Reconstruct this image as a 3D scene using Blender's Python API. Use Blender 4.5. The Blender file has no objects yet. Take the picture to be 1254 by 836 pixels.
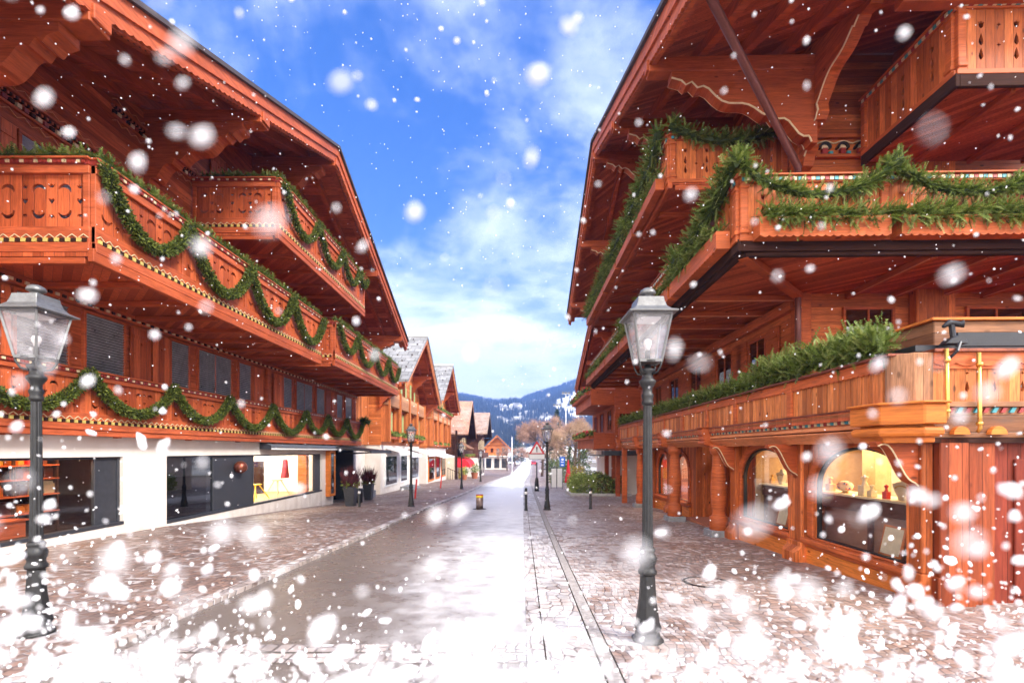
import bpy, bmesh, math, random
from mathutils import Vector, Matrix, noise
from mathutils.geometry import tessellate_polygon

rnd = random.Random(11)
sc = bpy.context.scene
COL = sc.collection
R = math.radians
FPX = 580.0          # focal length in pixels of the 1254 px wide photograph
HY = 552.0           # row of the horizon
CAMZ = 1.7

# ------------------------------------------------------------------ ground
def lerp_tab(t, x):
    if x <= t[0][0]: return t[0][1]
    for (a, va), (b, vb) in zip(t, t[1:]):
        if x <= b: return va + (vb - va) * (x - a) / (b - a)
    return t[-1][1]
def sstep(a, b, x):
    t = max(0., min(1., (x - a) / (b - a))); return t * t * (3 - 2 * t)
CORR = [(-20, .14), (12, .14), (23, -.17), (32, -.16), (50, 0), (400, 0)]
def g(x, y):
    z = -.033 * max(-10, min(y, 100))
    if x < -4.5: z += sstep(-4.5, -8.0, x) * lerp_tab(CORR, y)
    return z
XL = [(-12, -4.3), (3, -3.75), (9, -3.6), (20, -3.35), (28, -2.95), (52, -2.3), (110, .4), (200, 4.2), (330, 9)]
XR = [(-12, -.2), (5, .15), (15, .36), (30, .72), (52, 1.3), (110, 4.0), (200, 8.2), (330, 13)]
def xl(y): return lerp_tab(XL, y)
def xr(y): return lerp_tab(XR, y)

# ------------------------------------------------------------------ mesh builder
class MB:
    def __init__(s, T=None):
        s.v = []; s.f = []; s.m = []; s.sm = []; s.mi = 0; s.smooth = False; s.T = T
    def add(s, vs, fs):
        b = len(s.v); T = s.T
        s.v += [tuple(T(*v)) if T else tuple(v) for v in vs]
        for f in fs:
            s.f.append(tuple(b + i for i in f)); s.m.append(s.mi); s.sm.append(s.smooth)
    def box(s, x0, x1, y0, y1, z0, z1):
        v = [(x0,y0,z0),(x1,y0,z0),(x1,y1,z0),(x0,y1,z0),(x0,y0,z1),(x1,y0,z1),(x1,y1,z1),(x0,y1,z1)]
        s.add(v, [(0,3,2,1),(4,5,6,7),(0,1,5,4),(1,2,6,5),(2,3,7,6),(3,0,4,7)])
    def beam(s, p, q, w, h, up=(0,0,1)):
        p = Vector(p); q = Vector(q); d = (q - p).normalized(); up = Vector(up)
        a = d.cross(up)
        if a.length < 1e-4: a = d.cross(Vector((1,0,0)))
        a.normalize(); b = a.cross(d).normalized()
        v = []
        for c in (p, q):
            for i, j in ((-1,-1),(1,-1),(1,1),(-1,1)): v.append(c + a*(i*w/2) + b*(j*h/2))
        s.add(v, [(0,1,2,3),(7,6,5,4),(0,4,5,1),(1,5,6,2),(2,6,7,3),(3,7,4,0)])
    def prism(s, loops, ax, lo, hi):
        flat = [p for l in loops for p in l]
        if len(loops) == 1: tris = tessellate_polygon([[Vector((p[0], p[1], 0)) for p in l] for l in loops])
        else:
            bm = bmesh.new(); es = []
            for l in loops:
                vv = [bm.verts.new((p[0], p[1], 0)) for p in l]
                es += [bm.edges.new((vv[i], vv[(i+1) % len(vv)])) for i in range(len(vv))]
            bm.verts.index_update()
            bmesh.ops.triangle_fill(bm, use_beauty=True, edges=es)
            tris = [tuple(v.index for v in f.verts) for f in bm.faces]; bm.free()
        def m(p, t): return ((t,p[0],p[1]) if ax == 0 else (p[0],t,p[1]) if ax == 1 else (p[0],p[1],t))
        n = len(flat)
        vs = [m(p, lo) for p in flat] + [m(p, hi) for p in flat]
        fs = [tuple(t) for t in tris] + [tuple(n + i for i in reversed(t)) for t in tris]
        b = 0
        for l in loops:
            k = len(l)
            for i in range(k):
                j = (i + 1) % k
                fs.append((b+i, b+j, n+b+j, n+b+i))
            b += k
        s.add(vs, fs)
    def tube(s, pts, r, n=8, cap=True):
        pts = [Vector(p) for p in pts]; rs = r if isinstance(r, (list, tuple)) else [r]*len(pts)
        vs = []; prev = None
        for i, p in enumerate(pts):
            d = (pts[min(i+1, len(pts)-1)] - pts[max(i-1, 0)])
            if d.length < 1e-9: d = Vector((0,0,1))
            d.normalize()
            if prev is None:
                a = d.orthogonal().normalized()
            else:
                a = (prev - d * prev.dot(d))
                a = a.normalized() if a.length > 1e-6 else d.orthogonal().normalized()
            prev = a; b = d.cross(a)
            for k in range(n):
                t = 2*math.pi*k/n
                vs.append(p + (a*math.cos(t) + b*math.sin(t))*rs[i])
        fs = []
        for i in range(len(pts)-1):
            for k in range(n):
                fs.append((i*n+k, i*n+(k+1)%n, (i+1)*n+(k+1)%n, (i+1)*n+k))
        if cap:
            fs.append(tuple(range(n-1,-1,-1))); fs.append(tuple((len(pts)-1)*n+k for k in range(n)))
        s.add(vs, fs)
    def lathe(s, prof, c=(0,0,0), n=16, phase=0., sq=1., sy=1.):
        vs = []
        for r, z in prof:
            for k in range(n):
                t = 2*math.pi*k/n + phase
                vs.append((c[0]+r*math.cos(t)*sq, c[1]+r*math.sin(t)*sy, c[2]+z))
        fs = []
        for i in range(len(prof)-1):
            for k in range(n):
                fs.append((i*n+k, i*n+(k+1)%n, (i+1)*n+(k+1)%n, (i+1)*n+k))
        fs.append(tuple(range(n-1,-1,-1))); fs.append(tuple((len(prof)-1)*n+k for k in range(n)))
        s.add(vs, fs)
    def ball(s, c, r, n=12, m=8, sc3=(1,1,1)):
        prof = [(max(1e-4, r*math.sin(math.pi*i/m))*1., -r*math.cos(math.pi*i/m)*sc3[2]) for i in range(m+1)]
        s.lathe(prof, c, n, 0, sc3[0], sc3[1])
    def build(s, name, mats, parent=None, off=(0,0,0), rot=0., bevel=0., recalc=True):
        me = bpy.data.meshes.new(name)
        off = Vector(off)
        me.from_pydata([(v[0]-off.x, v[1]-off.y, v[2]-off.z) for v in s.v], [], s.f)
        if not isinstance(mats, (list, tuple)): mats = [mats]
        for m in mats: me.materials.append(M[m] if isinstance(m, str) else m)
        me.polygons.foreach_set('material_index', s.m)
        me.polygons.foreach_set('use_smooth', s.sm)
        if recalc and len(s.f) < 60000:
            bm = bmesh.new(); bm.from_mesh(me)
            bmesh.ops.recalc_face_normals(bm, faces=bm.faces)
            bm.to_mesh(me); bm.free()
        me.update()
        o = bpy.data.objects.new(name, me); COL.objects.link(o)
        if parent: o.parent = parent
        else:
            o.location = Matrix.Rotation(rot, 3, 'Z') @ off; o.rotation_euler = (0,0,rot)
        if bevel:
            b = o.modifiers.new('bevel', 'BEVEL'); b.width = bevel; b.segments = 1; b.limit_method = 'ANGLE'; b.angle_limit = R(40)
        return o

def tag(o, label, cat=None, group=None, kind=None):
    o['label'] = label
    if cat: o['category'] = cat
    if group: o['group'] = group
    if kind: o['kind'] = kind
    return o
def thing(name, label, cat, loc=(0,0,0), rot=0., group=None):
    o = bpy.data.objects.new(name, None); COL.objects.link(o); o.empty_display_size = .2
    o.location = Matrix.Rotation(rot, 3, 'Z') @ Vector(loc); o.rotation_euler = (0,0,rot)
    return tag(o, label, cat, group)
def copy_tree(o, parent=None):
    c = o.copy(); COL.objects.link(c)
    if parent: c.parent = parent
    for ch in list(KIDS.get(o.name, [])) or [x for x in o.children]: copy_tree(ch, c)
    return c
KIDS = {}

# ------------------------------------------------------------------ materials
M = {}
class N:
    def __init__(s, name):
        s.mat = bpy.data.materials.new(name); s.mat.use_nodes = True
        s.t = s.mat.node_tree; s.t.nodes.clear()
        s.out = s.n('ShaderNodeOutputMaterial'); M[name] = s.mat
    def n(s, typ, **kw):
        nd = s.t.nodes.new(typ)
        for k, v in kw.items(): setattr(nd, k, v)
        return nd
    def set(s, sock, v):
        if isinstance(v, bpy.types.NodeSocket): s.t.links.new(v, sock)
        elif v is not None:
            if isinstance(v, (tuple, list)) and len(v) == 3 and sock.type == 'RGBA': v = (*v, 1)
            sock.default_value = v
    def math(s, op, a, b=None, c=None, clamp=False):
        nd = s.n('ShaderNodeMath', operation=op, use_clamp=clamp)
        s.set(nd.inputs[0], a)
        if b is not None: s.set(nd.inputs[1], b)
        if c is not None: s.set(nd.inputs[2], c)
        return nd.outputs[0]
    def mix(s, f, a, b, blend='MIX'):
        nd = s.n('ShaderNodeMix', data_type='RGBA', blend_type=blend)
        s.set(nd.inputs[0], f); s.set(nd.inputs[6], a); s.set(nd.inputs[7], b)
        return nd.outputs[2]
    def ramp(s, v, a, b, smooth=True):
        nd = s.n('ShaderNodeMapRange'); nd.interpolation_type = 'SMOOTHSTEP' if smooth else 'LINEAR'
        s.set(nd.inputs[0], v); s.set(nd.inputs[1], a); s.set(nd.inputs[2], b)
        return nd.outputs[0]
    def obj(s): return s.n('ShaderNodeTexCoord').outputs['Object']
    def pos(s): return s.n('ShaderNodeNewGeometry').outputs['Position']
    def sep(s, v):
        nd = s.n('ShaderNodeSeparateXYZ'); s.set(nd.inputs[0], v); return nd.outputs
    def comb(s, x, y, z):
        nd = s.n('ShaderNodeCombineXYZ'); s.set(nd.inputs[0], x); s.set(nd.inputs[1], y); s.set(nd.inputs[2], z); return nd.outputs[0]
    def noise(s, v, scale, detail=4, rough=.55, out=0):
        nd = s.n('ShaderNodeTexNoise'); s.set(nd.inputs['Vector'], v); s.set(nd.inputs['Scale'], scale)
        nd.inputs['Detail'].default_value = detail; nd.inputs['Roughness'].default_value = rough
        return nd.outputs[out]
    def voro(s, v, scale, feature='F1', out=0, rand=1., dist='EUCLIDEAN'):
        nd = s.n('ShaderNodeTexVoronoi', feature=feature)
        if feature not in ('DISTANCE_TO_EDGE', 'N_SPHERE_RADIUS'): nd.distance = dist
        s.set(nd.inputs['Vector'], v); s.set(nd.inputs['Scale'], scale); nd.inputs['Randomness'].default_value = rand
        return nd.outputs[out]
    def wn(s, v):
        nd = s.n('ShaderNodeTexWhiteNoise', noise_dimensions='1D'); s.set(nd.inputs['W'], v); return nd.outputs[0]
    def bump(s, h, strength=.5, dist=.01):
        nd = s.n('ShaderNodeBump'); s.set(nd.inputs['Height'], h); nd.inputs['Strength'].default_value = strength
        nd.inputs['Distance'].default_value = dist; return nd.outputs[0]
    def bsdf(s, col, rough=.6, metal=0., normal=None, spec=.5, emit=None, es=0., coat=0.):
        nd = s.n('ShaderNodeBsdfPrincipled')
        s.set(nd.inputs['Base Color'], col); s.set(nd.inputs['Roughness'], rough); s.set(nd.inputs['Metallic'], metal)
        nd.inputs['Specular IOR Level'].default_value = spec
        if normal is not None: s.set(nd.inputs['Normal'], normal)
        if emit is not None: s.set(nd.inputs['Emission Color'], emit); nd.inputs['Emission Strength'].default_value = es
        if coat: nd.inputs['Coat Weight'].default_value = coat; nd.inputs['Coat Roughness'].default_value = .25
        s.t.links.new(nd.outputs[0], s.out.inputs[0]); return nd

def simple(name, col, rough=.6, metal=0., var=.12, nscale=9., bump=.15, spec=.5, coat=0.):
    n = N(name); o = n.obj()
    a = n.noise(o, nscale, 5, .6); b = n.noise(o, nscale*5.3, 3, .6)
    f = n.math('ADD', n.math('MULTIPLY', a, .65), n.math('MULTIPLY', b, .35))
    f = n.ramp(f, .3, .7)
    c = n.mix(f, tuple(x*(1-var*1.4) for x in col), tuple(min(1, x*(1+var)) for x in col))
    rr = n.math('ADD', n.math('MULTIPLY', a, .25), rough-.12)
    n.bsdf(c, rr, metal, n.bump(b, bump, .006) if bump else None, spec, coat=coat)

def wood(name, col, mode='h', pw=.15, var=.3, rough=.45, knots=.5, weather=0., groove=.6, wcol=(.09,.06,.05)):
    n = N(name); o = n.obj(); x, y, z = n.sep(o)
    xy = n.math('ADD', x, y)
    if mode == 'h': s = n.math('DIVIDE', z, pw)
    elif mode == 'v': s = n.math('DIVIDE', xy, pw)
    else: s = None
    if s is not None:
        wob = n.math('MULTIPLY', n.math('SUBTRACT', n.noise(o, 1.3, 2), .5), .05)
        sw = n.math('ADD', s, wob)
        pid = n.math('FLOOR', sw); fr = n.math('FRACT', sw)
        edge = n.math('MINIMUM', fr, n.math('SUBTRACT', 1., fr))
        gr = n.math('SUBTRACT', 1., n.ramp(edge, 0., .05))
        pr = n.wn(pid)
    else: pid = 0.; gr = None; pr = n.noise(o, .6, 1)
    sh = n.math('MULTIPLY', pid, 3.7) if s is not None else 0.
    if mode == 'v': gv = n.comb(n.math('MULTIPLY', x, 16.), n.math('MULTIPLY', y, 16.), n.math('ADD', n.math('MULTIPLY', z, 1.1), sh))
    else: gv = n.comb(n.math('ADD', n.math('MULTIPLY', x, 1.1), sh), n.math('MULTIPLY', y, 1.1), n.math('MULTIPLY', z, 16.))
    g1 = n.noise(gv, 1.6, 6, .62); g2 = n.noise(gv, 6., 4, .6)
    gg = n.math('ADD', n.math('MULTIPLY', g1, .6), n.math('MULTIPLY', g2, .4))
    gf = n.ramp(gg, .32, .68)
    lo = tuple(c*(1-var*1.35) for c in col); hi = tuple(min(1, c*(1+var)) for c in col)
    c = n.mix(gf, lo, hi)
    k = n.math('ADD', n.math('MULTIPLY', pr, .75), .62)
    c = n.mix(1., c, n.comb(k, n.math('POWER', k, 1.25), n.math('POWER', k, 1.4)), 'MULTIPLY')
    blot = n.ramp(n.noise(o, .9, 4, .6), .35, .75)
    c = n.mix(n.math('MULTIPLY', blot, .35), c, tuple(v*.55 for v in col))
    if knots:
        kv = n.comb(n.math('MULTIPLY', x, 1.6 if mode != 'v' else 3.4), n.math('MULTIPLY', y, 1.6 if mode != 'v' else 3.4), n.math('MULTIPLY', z, 3.4 if mode != 'v' else 1.6))
        kd = n.voro(kv, 1.35); kk = n.math('SUBTRACT', 1., n.ramp(kd, .05, .13))
        c = n.mix(n.math('MULTIPLY', kk, knots), c, tuple(v*.16 for v in col))
    if weather:
        wm = n.math('MULTIPLY', n.ramp(n.noise(gv, .8, 4, .7), .42, .72), n.ramp(n.noise(o, 1.7, 3), .35, .62))
        c = n.mix(n.math('MULTIPLY', wm, weather), c, wcol)
    h = n.math('MULTIPLY', gg, .35)
    if gr is not None:
        c = n.mix(n.math('MULTIPLY', gr, groove), c, tuple(v*.1 for v in col))
        h = n.math('SUBTRACT', h, gr)
    rr = n.math('ADD', n.math('MULTIPLY', g2, .3), rough-.02)
    n.bsdf(c, rr, 0, n.bump(h, .55, .012), .22)

RED = (.43, .082, .020)
wood('wood_h', (.47,.100,.034), 'h', .155, var=.36, weather=.5, wcol=(.16,.045,.02))
wood('wood_v', (.48,.100,.033), 'v', .19, weather=.25, wcol=(.16,.045,.02))
wood('wood_plain', (.47,.100,.036), 'n', var=.36, knots=.4, weather=.45, wcol=(.18,.05,.022))
wood('wood_beam', (.42,.086,.028), 'n', knots=.4)
wood('wood_soffit', (.46,.098,.032), 'h', .14, knots=.3)
wood('wood_floor', (.46,.094,.030), 'v', .17, knots=.3)
wood('wood_pale', (.66,.235,.095), 'n', var=.25, knots=.3, weather=.3, wcol=(.28,.10,.05))
wood('wood_h_r', (.54,.135,.036), 'h', .16, var=.38, knots=1.0, weather=.75, wcol=(.20,.055,.02))
wood('wood_v_r', (.55,.138,.036), 'v', .15, var=.38, knots=1., weather=.75, wcol=(.20,.055,.02))
wood('wood_plain_r', (.49,.108,.030), 'n', var=.36, knots=.9, weather=.7, wcol=(.20,.055,.02))
wood('wood_beam_r', (.42,.086,.026), 'n', knots=.7)
wood('wood_floor_r', (.43,.086,.027), 'v', .17, knots=.9, weather=.5, wcol=(.16,.04,.016))
wood('wood_orange', (.64,.185,.034), 'n', var=.28, knots=.8)
wood('wood_old', (.60,.185,.052), 'v', .13, var=.38, knots=.9, weather=.6, wcol=(.13,.06,.03))
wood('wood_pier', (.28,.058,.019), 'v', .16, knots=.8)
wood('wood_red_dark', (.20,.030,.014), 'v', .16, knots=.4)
wood('wood_grey', (.36,.17,.085), 'v', .11, var=.4, knots=.6, weather=.8, wcol=(.12,.08,.065))
wood('wood_old_h', (.30,.13,.06), 'h', .2, var=.35, knots=.5, weather=.9)
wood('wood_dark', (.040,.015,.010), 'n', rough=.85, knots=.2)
wood('wood_brown', (.13,.048,.028), 'h', .16, knots=.2)
wood('wood_far', (.60,.185,.055), 'h', .16, knots=.4)
wood('wood_far_v', (.56,.165,.050), 'v', .18, knots=.4)
wood('wood_cream', (.58,.28,.14), 'h', .16, knots=.2, var=.15)
simple('moulding_red', (.26,.030,.020), .45)
simple('paint_red', (.30,.028,.025), .5)
simple('paint_teal', (.05,.26,.30), .5)
simple('paint_cream', (.66,.50,.30), .5)
simple('paint_yellow', (.55,.42,.12), .5)
simple('paint_white', (.80,.79,.77), .5, var=.05)
simple('sign_red', (.62,.02,.02), .4, var=.05)
simple('sign_black', (.015,.015,.015), .5)
simple('sign_blue', (.02,.11,.50), .4)
n = N('plaster'); o = n.obj(); x, y, z = n.sep(o)
a = n.noise(o, 1.3, 5, .6); b = n.noise(o, 11., 4, .65)
st = n.math('MULTIPLY', n.ramp(n.math('ADD', z, n.math('MULTIPLY', a, .7)), 1.15, .05), n.ramp(n.noise(n.comb(n.math('MULTIPLY', x, 3.), n.math('MULTIPLY', y, 3.), n.math('MULTIPLY', z, .6)), 1.2, 4), .3, .75))
c = n.mix(n.ramp(a, .3, .7), (.72,.645,.58), (.80,.745,.69)); c = n.mix(n.math('MULTIPLY', st, .45), c, (.40,.33,.28))
n.bsdf(c, .85, 0, n.bump(b, .35, .008), .3)
simple('plaster_cream', (.74,.62,.48), .85, var=.06, nscale=2., bump=.2)
simple('iron', (.022,.022,.023), .45, .25, var=.3, nscale=14., bump=.35)
simple('iron_grey', (.17,.17,.17), .42, .5, var=.2, nscale=10., bump=.2)
simple('anthracite', (.045,.048,.058), .45, .2, var=.15)
simple('dark_metal', (.03,.03,.035), .4, .4)
simple('louvre', (.42,.43,.46), .32, .6, var=.2, nscale=4)
simple('brass', (.72,.42,.10), .3, .85)
simple('copper', (.24,.07,.04), .35, .6, var=.35)
simple('pipe_brown', (.17,.06,.05), .35, .5)
simple('steel', (.36,.27,.24), .35, .7)
simple('yellow', (.85,.62,.03), .5)
simple('red_cloth', (.62,.015,.03), .7)
simple('red_plastic', (.66,.03,.03), .5)
simple('stone_grey', (.24,.24,.25), .8, var=.2)
simple('granite', (.34,.31,.30), .8, var=.3, nscale=20)
simple('concrete', (.42,.40,.38), .85, var=.2)
simple('terracotta', (.36,.12,.06), .8)
simple('tile_red', (.48,.24,.16), .8, var=.3, nscale=3.)
simple('tile_brown', (.36,.22,.16), .85, var=.3, nscale=3.)
simple('slate', (.60,.60,.60), .7, var=.2, nscale=5.)
simple('roof_dark', (.06,.045,.045), .7)
simple('snow_lump', (.90,.91,.93), .8, var=.03)
simple('shutter_green', (.36,.48,.20), .6)
simple('white_fabric', (.82,.81,.80), .8, var=.05)
simple('awning_dark', (.035,.037,.043), .6)
simple('bark', (.11,.07,.05), .9, var=.4)
simple('twig', (.36,.215,.16), .9, var=.35, nscale=1.)
simple('twig_tan', (.34,.22,.14), .9, var=.35, nscale=1.)
simple('soil', (.05,.035,.025), .95)
simple('jewel_cream', (.76,.66,.46), .5)
simple('counter_brown', (.34,.16,.095), .45)
simple('mahogany', (.10,.028,.018), .35)
simple('tan_wall', (.46,.29,.15), .7)
simple('tyre', (.02,.02,.02), .8)
simple('car_white', (.75,.76,.78), .25, coat=.6, var=.03)
simple('car_silver', (.42,.43,.45), .25, .6, var=.03)
simple('car_red', (.45,.02,.03), .25, coat=.6, var=.03)
simple('heather', (.14,.028,.034), .9, var=.5)
simple('heather_dark', (.09,.02,.028), .9, var=.4)
simple('flower_red', (.62,.03,.05), .7)
simple('flower_white', (.78,.78,.74), .7)
for nm, c in dict(fir_a=(.10,.145,.022), fir_b=(.14,.195,.032), fir_c=(.27,.32,.09), fir_d=(.04,.062,.014),
                  box_a=(.070,.098,.016), box_b=(.12,.155,.024), box_c=(.21,.245,.045), box_d=(.028,.040,.010),
                  leaf_a=(.14,.20,.035), leaf_b=(.22,.29,.055), leaf_c=(.38,.44,.13), leaf_d=(.05,.085,.025),
                  leaf_y=(.30,.21,.04), leaf_o=(.20,.12,.03), pine_a=(.030,.055,.030), pine_b=(.045,.075,.040), pine_c=(.02,.04,.024),
                  for_a=(.024,.034,.042), for_b=(.034,.046,.054)).items():
    n = N(nm); o = n.obj()
    f = n.noise(o, 3., 3)
    cc = n.mix(f, tuple(v*.7 for v in c), tuple(v*1.3 for v in c))
    b = n.n('ShaderNodeBsdfPrincipled'); n.set(b.inputs['Base Color'], cc); b.inputs['Roughness'].default_value = .55
    b.inputs['Specular IOR Level'].default_value = .3
    tr = n.n('ShaderNodeBsdfTranslucent'); n.set(tr.inputs[0], cc)
    mx = n.n('ShaderNodeMixShader'); mx.inputs[0].default_value = .25
    n.t.links.new(b.outputs[0], mx.inputs[1]); n.t.links.new(tr.outputs[0], mx.inputs[2]); n.t.links.new(mx.outputs[0], n.out.inputs[0])
FIR = ['fir_a','fir_b','fir_c','fir_d']; BOXL = ['box_a','box_b','box_c','box_d']; LEAF = ['leaf_a','leaf_b','leaf_c','leaf_d']

def glass(name, tint=(1,1,1), gloss=.18, rough=.02, dust_or_glare=0.):
    n = N(name)
    tr = n.n('ShaderNodeBsdfTransparent'); n.set(tr.inputs[0], tint)
    gl = n.n('ShaderNodeBsdfGlossy'); gl.inputs['Roughness'].default_value = rough
    fr = n.n('ShaderNodeLayerWeight'); fr.inputs[0].default_value = .5
    f = n.math('ADD', n.math('MULTIPLY', n.math('POWER', fr.outputs['Facing'], 5.), .6), gloss, clamp=True)
    mx = n.n('ShaderNodeMixShader'); n.set(mx.inputs[0], f)
    n.t.links.new(tr.outputs[0], mx.inputs[1]); n.t.links.new(gl.outputs[0], mx.inputs[2]); last = mx
    if dust_or_glare:
        df = n.n('ShaderNodeBsdfDiffuse'); n.set(df.inputs[0], (.8,.78,.8))
        m2 = n.n('ShaderNodeMixShader'); n.set(m2.inputs[0], n.math('MULTIPLY', n.ramp(n.noise(n.obj(), 5., 4), .2, .8), dust_or_glare))
        n.t.links.new(mx.outputs[0], m2.inputs[1]); n.t.links.new(df.outputs[0], m2.inputs[2]); last = m2
    n.t.links.new(last.outputs[0], n.out.inputs[0])
glass('glass_shop', (.96,.95,.93), .07)
glass('glass_dark', (.30,.32,.35), .16)
glass('glass_lamp', (.93,.92,.95), .10, .08, dust_or_glare=.30)
def emis(name, col, s):
    n = N(name); e = n.n('ShaderNodeEmission'); n.set(e.inputs[0], col); e.inputs[1].default_value = s
    n.t.links.new(e.outputs[0], n.out.inputs[0])
emis('lit_warm', (1., .70, .36), 2.6)
emis('lit_shelf', (1., .62, .28), 6.)
emis('lit_neutral', (1., .86, .66), 2.6)
simple('bulb', (.86,.83,.78), .4, var=.02, bump=0)

def mat_snowflake():
    n = N('snow_flake')
    d = n.n('ShaderNodeBsdfDiffuse'); n.set(d.inputs[0], (.95,.95,.96))
    t = n.n('ShaderNodeBsdfTranslucent'); n.set(t.inputs[0], (.95,.95,.96))
    m = n.n('ShaderNodeMixShader'); m.inputs[0].default_value = .5
    n.t.links.new(d.outputs[0], m.inputs[1]); n.t.links.new(t.outputs[0], m.inputs[2]); n.t.links.new(m.outputs[0], n.out.inputs[0])
mat_snowflake()

def snow_cover(n, p, x, y):
    """thin snow lying on the ground: a drift in front of y=4.5, flecks elsewhere"""
    big = n.noise(p, .9, 5, .65); sm = n.noise(p, 7., 4, .7)
    t = n.math('ADD', n.math('MULTIPLY', big, .65), n.math('MULTIPLY', sm, .5))
    near = n.ramp(y, 6.6, 3.4)
    return near, t, sm
def mat_cobble(name, base, scale=7.2, snow=.5, joint=(.10,.065,.055)):
    n = N(name); p = n.pos(); x, y, z = n.sep(p)
    wv = n.noise(p, .55, 2, out=1)
    d = n.n('ShaderNodeVectorMath', operation='MULTIPLY_ADD'); n.set(d.inputs[0], wv); d.inputs[1].default_value = (.9,.9,0); n.set(d.inputs[2], p)
    fx, fy, _ = n.sep(d.outputs[0]); q = n.comb(fx, fy, 0.)
    dist = n.voro(q, scale, 'DISTANCE_TO_EDGE', 0, .45)
    cell = n.voro(q, scale, 'F1', 1, .45)
    cr, cg, cb = n.sep(cell)
    e = n.math('SUBTRACT', 1., n.ramp(dist, .02, .10))
    gr = n.noise(p, 40., 3)
    c = n.mix(cr, tuple(v*.55 for v in base), tuple(v*1.35 for v in base))
    c = n.mix(n.math('MULTIPLY', cg, .35), c, (.20,.19,.20))
    c = n.mix(n.math('MULTIPLY', gr, .3), c, tuple(v*.6 for v in base))
    c = n.mix(n.math('MULTIPLY', e, .9), c, joint)
    near, t, sm = snow_cover(n, p, x, y)
    thr = n.math('SUBTRACT', .80-.02*snow, n.math('MULTIPLY', near, .17))
    m = n.ramp(t, thr, n.math('ADD', thr, .10))
    fl = n.math('MULTIPLY', n.ramp(n.math('ADD', n.math('MULTIPLY', cb, .6), n.math('MULTIPLY', n.noise(p, 1.3, 3), .5)), .66, .82), snow)
    m = n.math('MAXIMUM', m, n.math('MULTIPLY', fl, .75))
    m = n.math('MAXIMUM', m, n.math('MULTIPLY', n.math('MULTIPLY', e, snow), n.ramp(n.noise(p, 1.1, 3), .45, .7)))
    if name != 'cobble_red':
        side = n.math('MULTIPLY', n.ramp(n.math('ABSOLUTE', n.math('SUBTRACT', x, .6)), 3.2, .3), n.ramp(n.math('ADD', n.math('MULTIPLY', cb, .35), n.noise(p, 2.2, 5, .65)), .42, .85))
        m = n.math('MAXIMUM', m, n.math('MULTIPLY', side, .5))
    c = n.mix(m, c, (.86,.86,.88))
    wet = n.ramp(n.noise(p, .5, 4), .35, .7)
    rr = n.math('ADD', n.math('MULTIPLY', wet, .26), .40)
    h = n.math('ADD', n.math('MULTIPLY', n.ramp(dist, 0., .14), 1.), n.math('MULTIPLY', gr, .25))
    n.bsdf(c, rr, 0, n.bump(h, .7, .02), .5)
mat_cobble('cobble_red', (.245,.150,.115), 9.5, .45)
mat_cobble('cobble_fan', (.30,.19,.148), 11.5, .5)
mat_cobble('cobble_strip', (.42,.35,.32), 7.5, .9)
def mat_asphalt():
    n = N('asphalt_wet'); p = n.pos(); x, y, z = n.sep(p)
    gr = n.noise(p, 130., 3, .7); md = n.noise(p, 3.2, 4); bg = n.noise(p, .35, 4)
    c = n.mix(gr, (.085,.070,.062), (.235,.200,.180))
    c = n.mix(n.math('MULTIPLY', bg, .5), c, (.115,.088,.076))
    near, t, sm = snow_cover(n, p, x, y)
    # wet road's sky glare painted in as white snow film, stronger towards right kerb
    glare_lane = n.ramp(n.math('ADD', x, n.math('MULTIPLY', n.math('SUBTRACT', n.noise(p, .6, 3), .5), 1.2)), -3.3, .1)
    glare_lane = n.math('MULTIPLY', glare_lane, n.math('ADD', .70, n.math('MULTIPLY', n.ramp(y, 3.2, 8.5), .30)))
    dust_or_glare = n.math('ADD', n.math('MULTIPLY', glare_lane, .77), n.math('MULTIPLY', n.ramp(y, 9., 26.), .40))  # painted glare, also whiter farther down the road
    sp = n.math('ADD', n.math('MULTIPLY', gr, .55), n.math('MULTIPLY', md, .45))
    md_ = n.math('SUBTRACT', .93, n.math('MULTIPLY', dust_or_glare, .62))
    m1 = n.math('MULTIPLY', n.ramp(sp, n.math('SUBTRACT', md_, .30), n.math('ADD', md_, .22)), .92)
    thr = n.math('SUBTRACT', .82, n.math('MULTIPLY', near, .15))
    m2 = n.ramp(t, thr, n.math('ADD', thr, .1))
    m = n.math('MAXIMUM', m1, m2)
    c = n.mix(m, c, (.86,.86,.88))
    rr = n.math('ADD', n.math('MULTIPLY', md, .25), n.math('ADD', n.math('MULTIPLY', m, .3), .16))
    n.bsdf(c, rr, 0, n.bump(n.math('ADD', gr, n.math('MULTIPLY', m, .5)), .45, .006), .35)
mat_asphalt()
def mat_ground():
    n = N('ground_earth'); p = n.pos()
    a = n.noise(p, .02, 5); b = n.noise(p, 1.5, 4)
    c = n.mix(n.ramp(a, .4, .6), (.17,.13,.09), (.62,.62,.64))
    c = n.mix(n.math('MULTIPLY', b, .5), c, (.12,.11,.07))
    n.bsdf(c, .9, 0, n.bump(b, .4, .05), .3)
mat_ground()
def mat_hill():
    n = N('hill_meadow'); p = n.pos()
    a = n.noise(p, .009, 5, .6); b = n.noise(p, .05, 4)
    f = n.ramp(n.math('ADD', n.math('MULTIPLY', a, .7), n.math('MULTIPLY', b, .3)), .43, .55)
    c = n.mix(f, (.20,.19,.16), (.88,.88,.90))
    n.bsdf(c, .9, 0, None, .2)
mat_hill()
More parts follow.
